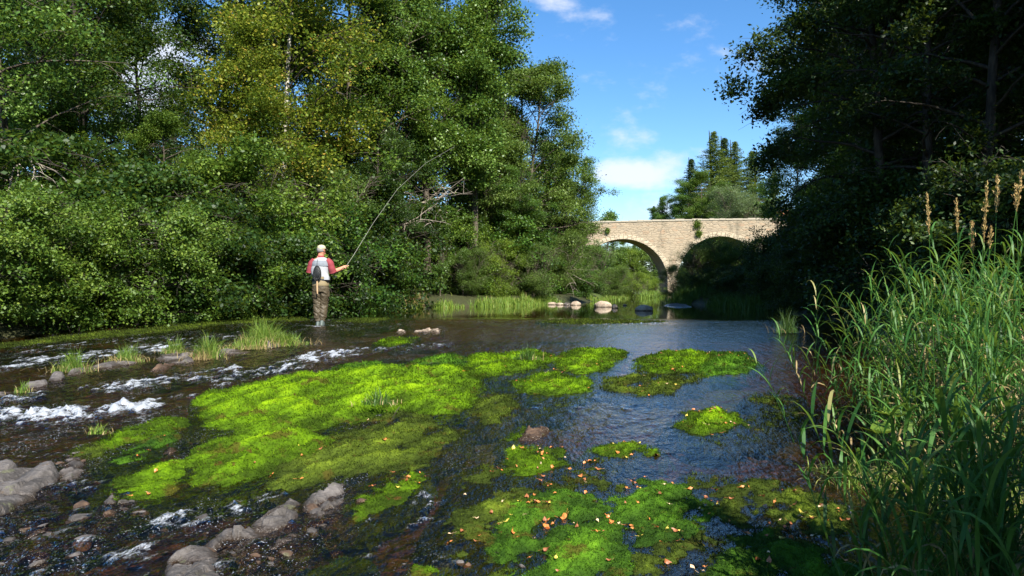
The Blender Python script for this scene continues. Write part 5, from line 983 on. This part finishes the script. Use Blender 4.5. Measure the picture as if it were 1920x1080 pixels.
wv = (1-np.abs(fbm2(co[:, 0]*7+co[:, 1]*4, co[:, 2]*11+co[:, 0]*9, 3))*2.4)*.018*sstep(.95, .7, co[:, 2]); rad_ = co[:, :2]-np.where(co[:, 2:3] < .78, np.stack([np.where(co[:, 0] > .0, .06, -.07), co[:, 0]*0], 1), 0); rad_ /= np.linalg.norm(rad_, axis=1)[:, None]+1e-6; co[:, :2] += rad_*wv[:, None]; res.vertices.foreach_set('co', co.ravel()); res.materials.clear(); res.materials.append(M['wader']); res.polygons.foreach_set('use_smooth', np.ones(len(res.polygons), bool)); link('waders', res, person)
for sxx in (-.05, .035):
    mb = MB(); loft(mb, [(sxx, .04, -.06, .052, .14), (sxx, .035, .0, .055, .145), (sxx, .01, .06, .055, .10), (sxx, 0, .13, .058, .068)], 18); link('boot', mb.mesh('boot', M['boot'], True), person)
# landing net hanging on his back
net = empty('landing_net', (ax_-.03, AD-.165, az_+1.45*sc)); tag(net, 'black landing net with wooden handle hanging on the back of the angler', 'net'); mb = MB(); an = np.linspace(0, 2*math.pi, 30); tube(mb, np.stack([.085*np.sin(an)*(1-.12*np.cos(an)), 0*an-.01, -.28-.17*np.cos(an)*-1], 1), .009, 6, cap=False); link('hoop', mb.mesh('hoop', M['net'], True), net)
mb = MB(); tt_ = np.linspace(0, 1, 10)
for i in range(22):
    a = i/22*2*math.pi; P = np.stack([.083*np.sin(a)*(1-tt_**2*.75), -.012-.045*np.sin(tt_*math.pi*.8), -.28+.165*np.cos(a)*(1-tt_)-.10*tt_], 1); tube(mb, P, .0022, 3, cap=False)
for r in (.25, .45, .65, .85):
    P = np.stack([.083*np.sin(an)*(1-r**2*.75), -.012-.045*math.sin(r*math.pi*.8)+0*an, -.28+.165*np.cos(an)*(1-r)-.10*r], 1); tube(mb, P, .0022, 3, cap=False)
tt2 = np.linspace(0, 1, 8)[:, None]*np.ones((1, 30)); A2 = np.broadcast_to(an, tt2.shape); mb.add(np.stack([.079*np.sin(A2)*(1-tt2**2*.75), .0-.035*np.sin(tt2*math.pi*.8), -.28+.16*np.cos(A2)*(1-tt2)-.10*tt2], -1).reshape(-1, 3), grid_faces(8, 30)); link('mesh_bag', mb.mesh('mesh_bag', M['net']), net)
mb = MB(); limb(mb, [(0, -.01, -.44), (.0, -.012, -.55), (.005, -.015, -.66), (.008, -.015, -.72)], [.016, .02, .02, .014], 8); link('handle', mb.mesh('handle', M['cork'], True), net); mb = MB(); tube(mb, [(.01, .03, .05), (0, -.0, -.03), (0, -.01, -.11)], .004, 5); link('cord', mb.mesh('cord', M['belt']), net)
# rod
H0 = np.array([ax_+.485*sc, AD+.30, az_+1.315*sc]); rod = empty('fishing_rod', tuple(H0)); tag(rod, 'long thin fly rod held by the angler, bending up towards the trees', 'fishing rod')
def rp(px, py, D): return np.array([atD(px, D), D, zD(py, D)])-H0
mb = MB(); tube(mb, [rp(622, 516, AD+.12), rp(636, 509, AD+.22), np.array([-.0, 0, 0.])], .011, 8); tube(mb, [np.zeros(3), np.array([.07, .03, .045])], .011, 8); link('grip', mb.mesh('grip', M['cork'], True), rod)
mb = MB(); Pn = np.array([[0, 0, 0], rp(662, 480, AD+.4), rp(700, 418, AD+.8), rp(745, 355, AD+1.0), rp(798, 306, AD+1.2), rp(852, 275, AD+1.3)]); tube(mb, Pn, [.0065, .0055, .005, .0045, .0035, .0028], 6); link('blank', mb.mesh('blank', simple('rod_blank', (.20, .20, .15), .25, .8), True), rod)
mb = MB(); an = np.linspace(0, 2*math.pi, 16); c = rp(628, 514, AD+.12)+[0, 0, -.05]; 
for dy in (-.012, .012): tube(mb, np.stack([c[0]+.035*np.cos(an), c[1]+dy+0*an, c[2]+.035*np.sin(an)], 1), .004, 5, cap=False)
tube(mb, [c-[0, .014, 0], c+[0, .014, 0]], .02, 12); link('reel', mb.mesh('reel', M['belt'], True), rod)
mb = MB(); tube(mb, [rp(852, 275, AD+1.3), rp(800, 360, AD+1.2), rp(745, 440, AD+1.1), rp(690, 540, AD+.8), rp(668, 600, AD+.6)], .0004, 3); o = link('fishing_line', mb.mesh('fishing_line', M['vestw']), loc=tuple(H0)); tag(o, 'thin fishing line hanging from the tip of the fly rod to the water', 'fishing line')
